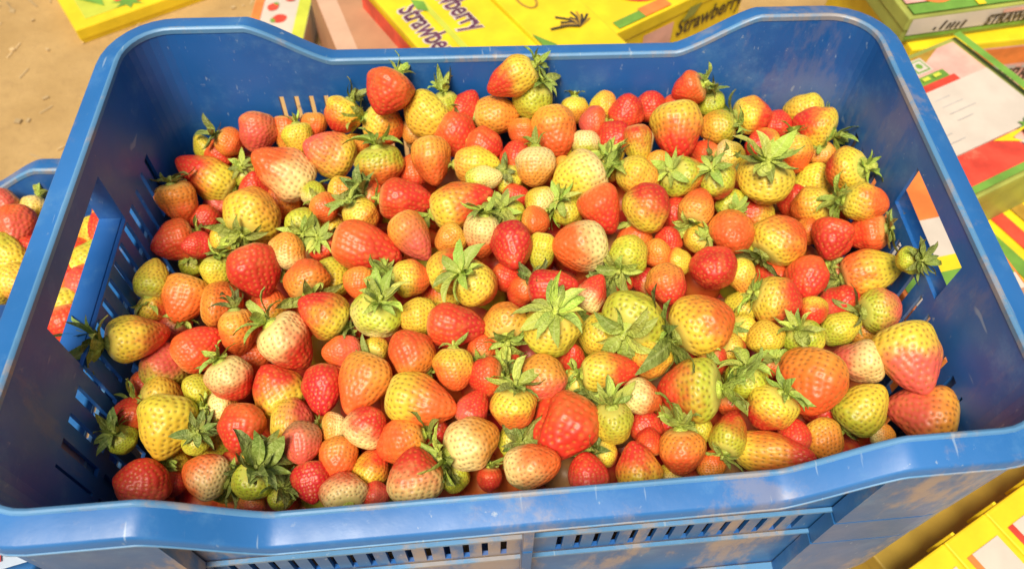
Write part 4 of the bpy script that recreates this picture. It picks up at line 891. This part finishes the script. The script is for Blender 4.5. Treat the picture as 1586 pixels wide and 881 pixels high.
cB.poly('top', [(-0.043, -0.03), (-0.043, -0.06), (-0.028, -0.06)], M_GREEN, 'leaf_print')
cC = Carton('strawberry_carton', 'yellow carton turned to face left with black Strawberry lettering, behind the rim slope', 'carton', (0.203, 0.726, 0), R(31), (0.22, 0.16, 0.158), M_YELLOW, GRP)
cC.text('front', 'Strawberry', (-0.006, 0.030), 0.032, M_BLACK, 0, 0.0006, 0.15)
cC.rect('front', -0.062, -0.014, 0.015, 0.056, M_PINK, 'side_print')
cC.poly('front', [(0.0, 0.048), (0.02, 0.052), (0.03, 0.066), (0.01, 0.066)], M_OLIVE, 'leaf_print')
cC.berry('top', (-0.03, -0.02), 0.045, R(60), M_RED)
cC.rect('top', -0.10, -0.06, -0.078, -0.065, M_GREEN, 'leaf_print')
cC.rect('top', -0.06, -0.02, -0.078, -0.062, M_ORANGE, 'side_print')

# cardboard and small packets to the left
cK = Carton('cardboard_box', 'plain brown cardboard box standing left of the yellow cartons', 'box', (-0.157, 0.720, 0), R(17), (0.082, 0.20, 0.125), M_CARD)
cK.rect('top', -0.0415, -0.018, -0.10, 0.10, M_CARD_LIT, 'lit_side_strip')  # pale strip paints the lit left face onto the top
cW = Carton('fruit_packet', 'small white packet with green edge and strawberry print, behind the left rim slope', 'packet', (-0.268, 0.850, 0), R(-4), (0.076, 0.20, 0.050), M_WHITE)
cW.rect('top', 0.022, 0.0385, -0.1, 0.1, M_LIME, 'edge_print'); cW.rect('top', -0.0385, -0.026, -0.1, 0.1, M_ORANGE, 'edge_print')
cW.berry('top', (0.0, -0.055), 0.011, R(120)); cW.berry('top', (-0.012, -0.03), 0.009, R(-30)); cW.berry('top', (0.008, -0.01), 0.009, R(60))
cW.rect('front', -0.038, 0.038, -0.022, 0.010, M_RED, 'edge_print')
cY = Carton('fruit_packet', 'yellow-bordered packet with red strawberry picture lying on the sand, top left', 'packet', (-0.518, 0.950, 0), R(30), (0.20, 0.18, 0.024), M_YELLOW)
cY.rect('top', -0.082, 0.092, -0.074, 0.08, M_LIME, 'panel_print')
cY.berry('top', (-0.004, -0.038), 0.040, R(155)); cY.berry('top', (0.05, 0.02), 0.036, R(40)); cY.poly('top', [(-0.08, -0.02), (-0.05, -0.06), (-0.045, 0.0), (-0.065, 0.03)], M_GREEN, 'leaf_print')
# right-hand stack
cE = Carton('strawberry_carton', 'red and yellow edged carton reading STRAWBERRY, lowest of the right-hand stack', 'carton', (0.672, 0.688, 0), R(5), (0.36, 0.20, 0.142), M_YELLOW, 'flat cartons stacked on the right')
cE.rect('front', -0.178, 0.178, -0.005, 0.062, M_PINK, 'side_print'); cE.rect('front', -0.178, 0.178, 0.034, 0.060, M_ORANGE, 'side_print')
cE.text('front', 'STRAWBERRY', (-0.135, 0.006), 0.030, M_BLACK, 0, 0.0006, 0.2)
for i in range(9): cE.rect('front', -0.10 + i * 0.02, -0.088 + i * 0.02, 0.027, 0.032, M_GREY, 'small_print')
cD = Carton('strawberry_carton', 'green and white carton with STRAWBERRY on its side, topmost of the right-hand stack', 'carton', (0.662, 0.693, 0.1430), R(8), (0.38, 0.17, 0.036), M_OLIVE, 'flat cartons stacked on the right')
cD.rect('front', -0.186, 0.186, -0.006, 0.0165, M_WHITE, 'side_print'); cD.rect('front', -0.186, 0.186, -0.012, -0.007, M_GREEN, 'side_print')
for x0, hh in ((-0.152, 0.004), (-0.144, 0.012), (-0.136, 0.008), (-0.131, 0.009), (-0.125, 0.008), (-0.118, 0.010)):
    stroke(cD, 'front', [(x0, -0.003), (x0 + hh * 0.35, -0.003 + hh)], 0.0032, M_BLACK, 'faded_mark')
cD.text('front', 'STRAWBERRY', (-0.088, -0.004), 0.019, M_BLACK, 0, 0.0006, 0.2)
cD.rect('front', -0.070, 0.02, 0.0105, 0.0155, M_PINK, 'small_print')
cD.rect('top', -0.185, 0.185, -0.083, -0.066, M_GREEN, 'edge_print'); cD.rect('top', -0.185, 0.185, -0.064, 0.08, M_PINK, 'panel_print')
cD.berry('top', (-0.145, -0.045), 0.030, R(70), M_ORANGE); cD.berry('top', (-0.02, -0.04), 0.026, R(-40)); cD.rect('top', -0.104, -0.094, -0.083, 0.08, M_YELLOW, 'stripe_print')
cD.berry('top', (0.06, -0.02), 0.03, R(100)); cD.poly('top', [(-0.07, -0.06), (-0.04, -0.045), (-0.05, 0.0), (-0.08, -0.02)], M_WHITE, 'panel_print')
cF = Carton('strawberry_carton', 'flat carton with big blank white label and red strawberry picture, nearest the right rim', 'carton', (0.477, 0.440, 0.080), R(24), (0.24, 0.19, 0.075), M_OLIVE, None)
cF.rect('top', -0.118, 0.110, -0.086, 0.090, M_PINK, 'panel_print')
cF.rect('top', -0.118, 0.020, 0.060, 0.090, M_LIME, 'panel_print'); cF.poly('top', [(0.020, 0.090), (0.020, 0.062), (0.085, 0.090)], M_OCHRE, 'panel_print')
cF.rect('top', 0.030, 0.054, 0.064, 0.086, M_WHITE, 'mark'); cF.rect('top', 0.0325, 0.0515, 0.066, 0.084, M_GREEN, 'mark'); cF.rect('top', 0.0345, 0.0495, 0.0678, 0.0822, M_WHITE, 'mark')
cF.poly('top', [(0.042 + 0.0042 * math.cos(i / 10 * 6.283), 0.075 + 0.0042 * math.sin(i / 10 * 6.283)) for i in range(10)], M_GREEN, 'mark')
cF.rect('top', -0.118, 0.062, 0.048, 0.060, M_GREEN, 'stripe_print'); cF.rect('top', -0.118, 0.068, 0.037, 0.048, M_RED, 'stripe_print')
for i in range(8): cF.rect('top', -0.070 + i * 0.016, -0.060 + i * 0.016, 0.0515, 0.0565, M_LIME, 'small_print')
cF.rect('top', -0.118, 0.105, -0.047, 0.037, M_WHITE, 'label')
for i in range(6): cF.rect('top', 0.012 - 0.05 * (i > 3), 0.034 + 0.008 * (i % 3) - 0.05 * (i > 3), 0.022 - 0.011 * i, 0.0232 - 0.011 * i, M_GREY, 'small_print')
cF.rect('top', -0.118, 0.045, -0.086, -0.049, M_RED, 'panel_print')
cF.berry('top', (0.078, -0.066), 0.022, R(20), M_ORANGE); cF.poly('top', [(0.02, -0.05), (0.05, -0.066), (0.042, -0.056), (0.075, -0.05)], M_YELLOW, 'leaf_print')
cF.rect('top', 0.046, 0.070, -0.072, -0.064, M_WHITE, 'mark'); [cF.rect('top', 0.047 + i * 0.008, 0.0495 + i * 0.008, -0.080, -0.073, M_BLACK, 'small_print') for i in range(3)]
cF.rect('top', 0.110, 0.1205, -0.094, 0.094, M_GREEN, 'edge_print'); cF.rect('top', -0.118, 0.110, -0.0945, -0.0865, M_GREEN, 'edge_print')
cG = Carton('strawberry_carton', 'yellow carton with green and red stripes under the flat labelled one, at the right edge', 'carton', (0.525, 0.352, 0), R(24), (0.27, 0.36, 0.0795), M_YELLOW, None)
for i, mm in enumerate((M_OCHRE, M_LIME, M_RED, M_YELLOW, M_GREEN, M_RED, M_OCHRE, M_LIME, M_GREEN)):
    cG.rect('top', -0.133 + i * 0.030, -0.115 + i * 0.030, -0.178, 0.178, mm, 'stripe_print')
cH = Carton('strawberry_carton', 'orange and white striped carton glimpsed through the right handle hole', 'carton', (0.372, 0.250, 0), R(10), (0.105, 0.22, 0.205), M_ORANGE, None)
cH.rect('top', -0.050, 0.050, -0.02, 0.02, M_WHITE, 'stripe_print'); cH.rect('top', -0.050, 0.050, -0.035, -0.02, M_YELLOW, 'stripe_print')
cH.rect('top', -0.050, 0.050, -0.050, -0.035, M_GREEN, 'stripe_print'); cH.rect('top', -0.050, 0.050, -0.066, -0.050, M_WHITE, 'stripe_print'); cH.rect('top', -0.050, 0.050, -0.10, -0.066, M_CARD, 'stripe_print')
# row of upright yellow cartons, bottom right
dv = Vector((0.0455, 0.0228)).normalized(); ang = math.atan2(dv.y, dv.x)
nv = Vector((dv.y, -dv.x))
names = ['nearest', 'second', 'third', 'fourth']
for i in range(5):
    base = Vector((0.343, 0.018)) + dv * (0.0488 * (i - 0.5)) + nv * 0.085
    c = Carton('narrow_carton', 'upright yellow carton with white top label, %s in the row at bottom right' % ['nearest', 'second', 'third', 'fourth', 'farthest'][i], 'carton', (base.x, base.y, 0), ang, (0.0462, 0.17, 0.100), M_YELLOW, 'upright yellow cartons in a row')
    c.rect('top', -0.018, 0.012, -0.083, 0.068, M_RED if i != 1 else M_ORANGE, 'label_border')
    c.rect('top', -0.012, 0.018, -0.083, 0.068, M_WHITE, 'label')
    m = MB(); m.box(0.0205, 0.0235, 0.0868, 0.0890, 0.078, 0.122); m.build('tab', M_YELLOW, c.o)

low = Carton('strawberry_carton', 'added carton in shade-darkened yellow lying low between the main crate and the upright cartons', 'carton', (0.428, 0.112, 0), ang, (0.30, 0.10, 0.055), M_SHADED_YELLOW)  # added carton; its colour paints the shaded ends of the upright ones
low.rect('top', -0.12, 0.12, -0.02, 0.02, M_OCHRE, 'stripe_print')
# torn label lying on the lower crate's rim
m = MB(); m.add([(0, 0, 0), (0.05, 0.012, 0.001), (0.052, 0.05, 0.003), (0.01, 0.062, 0), (-0.012, 0.03, 0.002)], [(0, 1, 2, 3, 4)])
lab = empty('torn_label', (-0.336, -0.004, 0.262)); tag(lab, 'torn white and blue label scrap at the bottom left corner', 'label')
m.build('paper', M_BLUEWHITE, lab)
m = MB(); m.add([(0.006, 0.006, 0.0022), (0.016, 0.008, 0.0023), (0.014, 0.016, 0.0026), (0.005, 0.014, 0.0024)], [(0, 1, 2, 3)]); m.build('print', M_RED, lab)
m = MB(); m.add([(0.016, 0.026, 0.0032), (0.032, 0.020, 0.0034), (0.036, 0.034, 0.0036), (0.020, 0.040, 0.0034)], [(0, 1, 2, 3)]); m.build('print', M_BLACK, lab)

# ---------------------------------------------------------------- strawberries
def body_mesh(kind, seed):
    r = random.Random(seed)
    NU, NV = 132, 80
    p = {'c': 0.66, 'g': 0.82, 'h': 0.62, 'b': 0.76}[kind] + r.uniform(-0.05, 0.05)
    q = {'c': 0.60, 'g': 0.52, 'h': 0.56, 'b': 0.48}[kind] + r.uniform(-0.04, 0.04)
    u = np.arange(NU) / NU * 2 * np.pi
    v = np.linspace(0.0, 1.0, NV)
    v = 0.5 - 0.5 * np.cos(np.pi * v)                # denser at both ends
    U, Vv = np.meshgrid(u, v)
    def prof(t): return 0.5 * np.power(np.clip(np.sin(np.pi * np.power(np.clip(t, 0, 1), p)), 0, 1), q)
    ph = [r.uniform(0, 6.28) for _ in range(6)]
    def lump(U, t):
        s = 1 + 0.05 * np.sin(2 * U + ph[0]) + 0.028 * np.sin(3 * U + ph[1] + 2.5 * t) + 0.016 * np.sin(5 * U + ph[2] + 5 * t) + 0.010 * np.sin(7 * U + ph[5] - 8 * t) - 0.055 * np.exp(-((np.angle(np.exp(1j * (U - ph[1])))) / 0.45) ** 2) * np.exp(-((t - 0.55) / 0.22) ** 2)
        s = s + 0.045 * np.sin(4.2 * t * np.pi + ph[3]) * np.sin(U + ph[4])
        if kind == 'h':
            s = s * (1 + 0.16 * np.cos(2 * U) * np.clip(t * 1.6, 0, 1)) - 0.20 * np.exp(-((np.abs(np.sin(U))) / 0.25) ** 2 * 0 - ((U - np.pi / 2) / 0.30) ** 2) * np.sin(np.pi * np.clip(t * 0.9 + 0.1, 0, 1))
        if kind == 'b':
            s = s + 0.10 * np.exp(-((t - 0.8) / 0.16) ** 2) * (1 + np.sin(3 * U + ph[5])) * 0.6
        return s
    rad = prof(Vv) * lump(U, Vv)
    bx, by = r.uniform(-0.06, 0.06), r.uniform(-0.06, 0.06)
    X = rad * np.cos(U) + bx * Vv ** 2; Y = rad * np.sin(U) + by * Vv ** 2
    Z = Vv.copy()
    rho = rad / 0.5
    Z = Z + 0.055 * np.exp(-(rho / 0.42) ** 2) * (Vv < 0.4)     # dent under the calyx
    P = np.stack([X, Y, Z], -1)
    # seeds in offset rows
    S = []; row = 0; t = 0.10
    while t < 0.985:
        ring = 2 * math.pi * float(prof(np.array(t)))
        n = max(3, int(round(ring / 0.128)))
        for i in range(n):
            a = (i + 0.5 * (row % 2) + r.uniform(-0.20, 0.20)) / n * 2 * math.pi + row * 0.17
            S.append((a % (2 * math.pi), t + r.uniform(-0.016, 0.016)))
        dr = abs(float(prof(np.array(min(1, t + 0.02))) - prof(np.array(t)))) / 0.02
        t += 0.092 / math.sqrt(1.15 + dr * dr) * 1.02; row += 1
    S = np.array(S)
    sr = prof(S[:, 1]) * lump(S[:, 0], S[:, 1])
    SP = np.stack([sr * np.cos(S[:, 0]) + bx * S[:, 1] ** 2, sr * np.sin(S[:, 0]) + by * S[:, 1] ** 2, S[:, 1]], -1)
    flat = P.reshape(-1, 3)
    D = np.full(len(flat), 9.0)
    for sp in SP:
        D = np.minimum(D, ((flat - sp) ** 2 * np.array([1, 1, 1.3])).sum(1))
    D = np.sqrt(D).reshape(NV, NU)
    dimple = np.exp(-(D / 0.030) ** 2)
    seedm = np.clip(1.35 - D / 0.0235, 0, 1)
    puff = np.clip(D / 0.072, 0, 1) ** 2
    # normals (outward, approximate)
    nx = np.cos(U); ny = np.sin(U)
    dR = np.gradient(rad, axis=0) / np.maximum(np.gradient(Vv, axis=0), 1e-5)
    nz_ = -np.clip(dR, -6, 6); ln = np.sqrt(1 + nz_ ** 2)
    disp = -0.016 * dimple + 0.004 * puff
    fade = np.clip(rad / 0.12, 0, 1)
    P[..., 0] += nx / ln * disp * fade; P[..., 1] += ny / ln * disp * fade; P[..., 2] += nz_ / ln * disp * fade
    P[..., 2] -= 0.5
    verts = P.reshape(-1, 3)
    i, j = np.meshgrid(np.arange(NV - 1), np.arange(NU), indexing='ij')
    a = i * NU + j; b = i * NU + (j + 1) % NU
    quads = np.stack([a, b, b + NU, a + NU], -1).reshape(-1, 4)
    me = bpy.data.meshes.new('flesh')
    me.vertices.add(len(verts)); me.vertices.foreach_set('co', verts.astype(np.float32).ravel())
    me.loops.add(quads.size); me.loops.foreach_set('vertex_index', quads.astype(np.int32).ravel())
    me.polygons.add(len(quads)); me.polygons.foreach_set('loop_start', np.arange(0, quads.size, 4, dtype=np.int32))
    me.polygons.foreach_set('use_smooth', np.ones(len(quads), bool))
    at = me.attributes.new('seed', 'FLOAT', 'POINT')
    at.data.foreach_set('value', (seedm * np.clip(rad / 0.10, 0, 1)).astype(np.float32).ravel())
    me.materials.append(M_FLESH)
    me.update(calc_edges=True); me.validate()
    return me
BODY = {k: [body_mesh(k, 100 * i + ord(k)) for i in range(n)] for k, n in (('c', 6), ('g', 6), ('h', 3), ('b', 4))}

def sepal_mesh(curve, seed):
    """one sepal along +X (length 1), +Z away from the fruit"""
    r = random.Random(seed); n = 7; V = []; F = []
    tw = r.uniform(-0.25, 0.25); bend = r.uniform(-0.12, 0.12)
    x = z = 0.0; ang = curve[0]
    for i in range(n):
        s = i / (n - 1)
        w = 0.165 * math.sin(math.pi * min(1, s ** 0.75 * 0.97 + 0.03)) ** 0.8 + 0.025 * (1 - s)
        if i == n - 1: w = 0.006
        ca = math.cos(tw * s); sa = math.sin(tw * s); fold = 0.07 * (1 - s) + 0.02
        y0 = bend * s * s
        for side in (-1, 0, 1):
            zz = abs(side) * fold + side * w * sa + 0.02 * r.uniform(-1, 1) * (side != 0)
            V.append((x, y0 + side * w * ca, z + zz))
        ang += (curve[1] if s < 0.5 else curve[2]) / n
        x += math.cos(ang) / (n - 1); z += math.sin(ang) / (n - 1)
    for i in range(n - 1):
        for k in (0, 1):
            a = i * 3 + k; F.append((a, a + 3, a + 4, a + 1))
    return mesh_from('sepal', V, F, M_LEAF, True)
CURVES = {'droop': [(0.50, -0.9, -1.5), (0.40, -0.7, -1.2), (0.60, -1.2, -1.4)],
          'flat': [(0.35, -0.9, 1.2), (0.15, 0.4, -1.6), (0.45, -1.1, 1.6)],
          'up': [(0.8, 0.5, -2.2), (0.5, 0.9, 1.2), (1.0, -0.6, -1.8)]}
SEPAL = {k: [sepal_mesh(c, 7 * i + j) for i, c in enumerate(v) for j in range(2)] for k, v in CURVES.items()}

def disc_mesh():
    """calyx centre with a short cut stem"""
    V = []; F = []; n = 14
    rings = [(0.17, -0.03), (0.13, 0.03), (0.075, 0.055), (0.05, 0.05), (0.042, 0.14), (0.046, 0.19), (0.020, 0.185), (0.0001, 0.165)]
    for (rr, z) in rings:
        for i in range(n):
            a = i / n * 2 * math.pi
            V.append((rr * math.cos(a) * (1 + 0.06 * math.sin(3 * a)), rr * math.sin(a), z))
    for k in range(len(rings) - 1):
        for i in range(n):
            a = k * n + i; b = k * n + (i + 1) % n
            F.append((a, b, b + n, a + n))
    return mesh_from('calyx', V, F, M_LEAF, True)
DISC = disc_mesh()

COLS = {'r': (0.62, 0.040, 0.022), 'c': (0.50, 0.018, 0.022), 'o': (0.74, 0.125, 0.026), 'a': (0.80, 0.330, 0.045), 'y': (0.74, 0.560, 0.050),
        'g': (0.46, 0.500, 0.040), 'p': (0.82, 0.660, 0.260), 'k': (0.68, 0.110, 0.075), 't': (0.46, 0.250, 0.110)}
LEAF = {'C': (0.350, 0.450, 0.070), 'c': (0.320, 0.420, 0.065), 's': (0.310, 0.400, 0.060), 'd': (0.190, 0.230, 0.050), 'D': (0.180, 0.240, 0.045),
        'b': (0.20, 0.20, 0.04), 'l': (0.26, 0.38, 0.04)}

def jit(c, r, k=0.10):
    f = 1 + r.uniform(-k, k)
    return tuple(max(0.0, min(1.0, q * f * (1 + r.uniform(-k * 0.6, k * 0.6)))) for q in c)

SHAPES, HUES, TOPS = 'cghbl', 'rcoaygpkt', '-sclCdDb'
def strawberry(i, loc, axis, W, L, kinds, label, group):
    r = random.Random(1000 + i)
    shape, sc, tc, cal = SHAPES[kinds[0]], HUES[kinds[1]], HUES[kinds[2]], TOPS[kinds[3]]
    shape = shape if shape in BODY else 'c'
    me = r.choice(BODY[shape])
    q = Vector(axis).normalized().to_track_quat('Z', 'Y') @ Quaternion((0, 0, 1), r.uniform(0, 6.283))
    if cal == '-':
        b = mesh_obj('strawberry', me); root = b
        b.rotation_mode = 'QUATERNION'; b.rotation_quaternion = q; b.location = loc
    else:
        root = empty('strawberry', loc); root.rotation_mode = 'QUATERNION'; root.rotation_quaternion = q
        b = mesh_obj('flesh', me, root)
    W *= 1.06; L *= 1.04
    b.scale = (W, W, L)
    ca_, cb_ = COLS[sc], COLS[tc]
    if sc == tc:                      # even a one-coloured fruit is riper towards the tip
        lead = {'r': 'o', 'c': 'r', 'o': 'y', 'a': 'g', 'y': 'g', 'g': 'g', 'p': 'y', 'k': 'a', 't': 'a'}[sc]
        tail = {'r': 'c', 'c': 'c', 'o': 'r', 'a': 'o', 'y': 'a', 'g': 'y', 'p': 'k', 'k': 'r', 't': 'k'}[sc]
        ca_ = tuple(p * 0.68 + q * 0.32 for p, q in zip(ca_, COLS[lead])); cb_ = tuple(p * 0.72 + q * 0.28 for p, q in zip(cb_, COLS[tail]))
    b.color = (*jit(ca_, r), 1)
    b['tip_colour'] = [float(v) for v in jit(cb_, r)]
    tag(root, label, 'strawberry', group)
    if cal != '-':
        ca = mesh_obj('calyx', DISC, root)
        ca.location = (0, 0, -0.5 * L + 0.022 * L); ca.rotation_euler = (math.pi, 0, r.uniform(0, 6.28))
        k = {'b': 0.55, 'l': 1.5}.get(cal, 1.0) * W
        ca.scale = (k, k, k)
        ca.color = (*jit((0.44, 0.52, 0.06) if cal not in 'dD' else (0.20, 0.22, 0.05), r), 1)
        if cal != 'b':
            ns = {'s': 6, 'l': 8, 'c': 10, 'd': 11, 'C': 15, 'D': 20}[cal]
            sl = {'s': 0.40, 'l': 0.40, 'c': 0.56, 'd': 0.60, 'C': 0.64, 'D': 0.80}[cal] * W * r.uniform(0.92, 1.1)
            sl = max(sl, 0.011)
            style = r.choice({'s': ['flat', 'up'], 'l': ['flat', 'up'], 'c': ['flat', 'up', 'droop'], 'C': ['flat', 'flat', 'up', 'droop'], 'd': ['up', 'flat'], 'D': ['up', 'flat']}[cal])
            for n in range(ns):
                if cal in 'scCdD' and r.random() < 0.10: continue
                st = style if r.random() < 0.7 else r.choice(['flat', 'up', 'droop'])
                se = mesh_obj('sepal', r.choice(SEPAL[st]), ca)
                a = n / ns * 2 * math.pi + r.uniform(-0.18, 0.18)
                l = sl / k * r.uniform(0.65, 1.2)
                se.location = (0.06 * math.cos(a), 0.06 * math.sin(a), 0.03 + 0.015 * (n % 2))
                se.rotation_euler = (r.uniform(-0.5, 0.5), r.uniform(-0.35, 0.22), a)
                se.scale = (l, l * r.uniform(0.75, 1.15), l * r.uniform(0.8, 1.5))
                se.color = (*jit(LEAF[cal], r, 0.2), 1)
    return root

def heap_height(x, y):
    return HR + float(np.interp(x, [-.28, -.24, -.17, -.08, 0, .15, .22, .28], [-.118, -.108, -.085, -.072, -.066, -.066, -.076, -.09]))

def deep_layer():
    """the berries further down, seen only as colour in the gaps"""
    m, nt, p = newmat('buried_flesh')
    at = N(nt, 'ShaderNodeAttribute', attribute_type='GEOMETRY', attribute_name='berry_colour')
    tc = nt.nodes.new('ShaderNodeTexCoord')
    c = mix_c(nt, math_n(nt, 'MULTIPLY', ramp01(nt, noise(nt, tc.outputs['Object'], 60, 3), 0.4, 0.7), 0.6), at.outputs['Color'], (0.72, 0.30, 0.05))
    nt.links.new(c, p.inputs['Base Color']); p.inputs['Roughness'].default_value = 0.4
    bm = bmesh.new(); bmesh.ops.create_icosphere(bm, subdivisions=3, radius=1.0)
    uv = np.array([v.co[:] for v in bm.verts]); fc = np.array([[v.index for v in f.verts] for f in bm.faces]); bm.free()
    r = random.Random(21); V = []; F = []; K = []; n = 0
    for lay in (0, 1):
        for j in range(12):
            for i in range(20):
                x = -0.262 + (i + 0.5 * ((j + lay) % 2)) * 0.0272 + r.uniform(-.004, .004); y = 0.018 + j * 0.0285 + r.uniform(-.004, .004)
                if abs(x) > (0.254 if lay == 0 else 0.243) or not 0.033 < y < 0.322: continue
                z = heap_height(x, y) - 0.060 - lay * 0.028 + r.uniform(-.004, .004)
                a = np.array(Quaternion((r.uniform(-1, 1), r.uniform(-1, 1), r.uniform(-1, 1), r.uniform(-1, 1))).normalized().to_matrix())
                w = uv * np.array([0.0165, 0.0165, 0.020]) * r.uniform(0.9, 1.1) * (1 - 0.16 * uv[:, 2:3])
                V.append(w @ a.T + np.array([x, y, z])); F.append(fc + n); n += len(uv)
                col = COLS[r.choice('rrcokrgoct')]; K.append(np.tile(np.array([*col, 1.0]), (len(uv), 1)))
    V = np.concatenate(V); F = np.concatenate(F); K = np.concatenate(K)
    me = bpy.data.meshes.new('strawberries_below')
    me.vertices.add(len(V)); me.vertices.foreach_set('co', V.astype(np.float32).ravel())
    me.loops.add(F.size); me.loops.foreach_set('vertex_index', F.astype(np.int32).ravel())
    me.polygons.add(len(F)); me.polygons.foreach_set('loop_start', np.arange(0, F.size, 3, dtype=np.int32))
    me.polygons.foreach_set('use_smooth', np.ones(len(F), bool))
    ca = me.attributes.new('berry_colour', 'FLOAT_COLOR', 'POINT'); ca.data.foreach_set('color', K.astype(np.float32).ravel())
    me.materials.append(m); me.update(calc_edges=True); me.validate()
    tag(mesh_obj('strawberries_below', me), 'deeper strawberries seen only in the gaps of the heap', None, None, 'stuff')
deep_layer()

for i, b in enumerate(BERRIES):
    strawberry(i, b[0:3], b[3:6], b[6], b[7], b[8:12], b[12], 'strawberries heaped in the crate')
for i, b in enumerate(LEFT_BERRIES):
    strawberry(500 + i, b[0:3], b[3:6], b[6], b[7], b[8:12], b[12], 'strawberries in the lower crate')
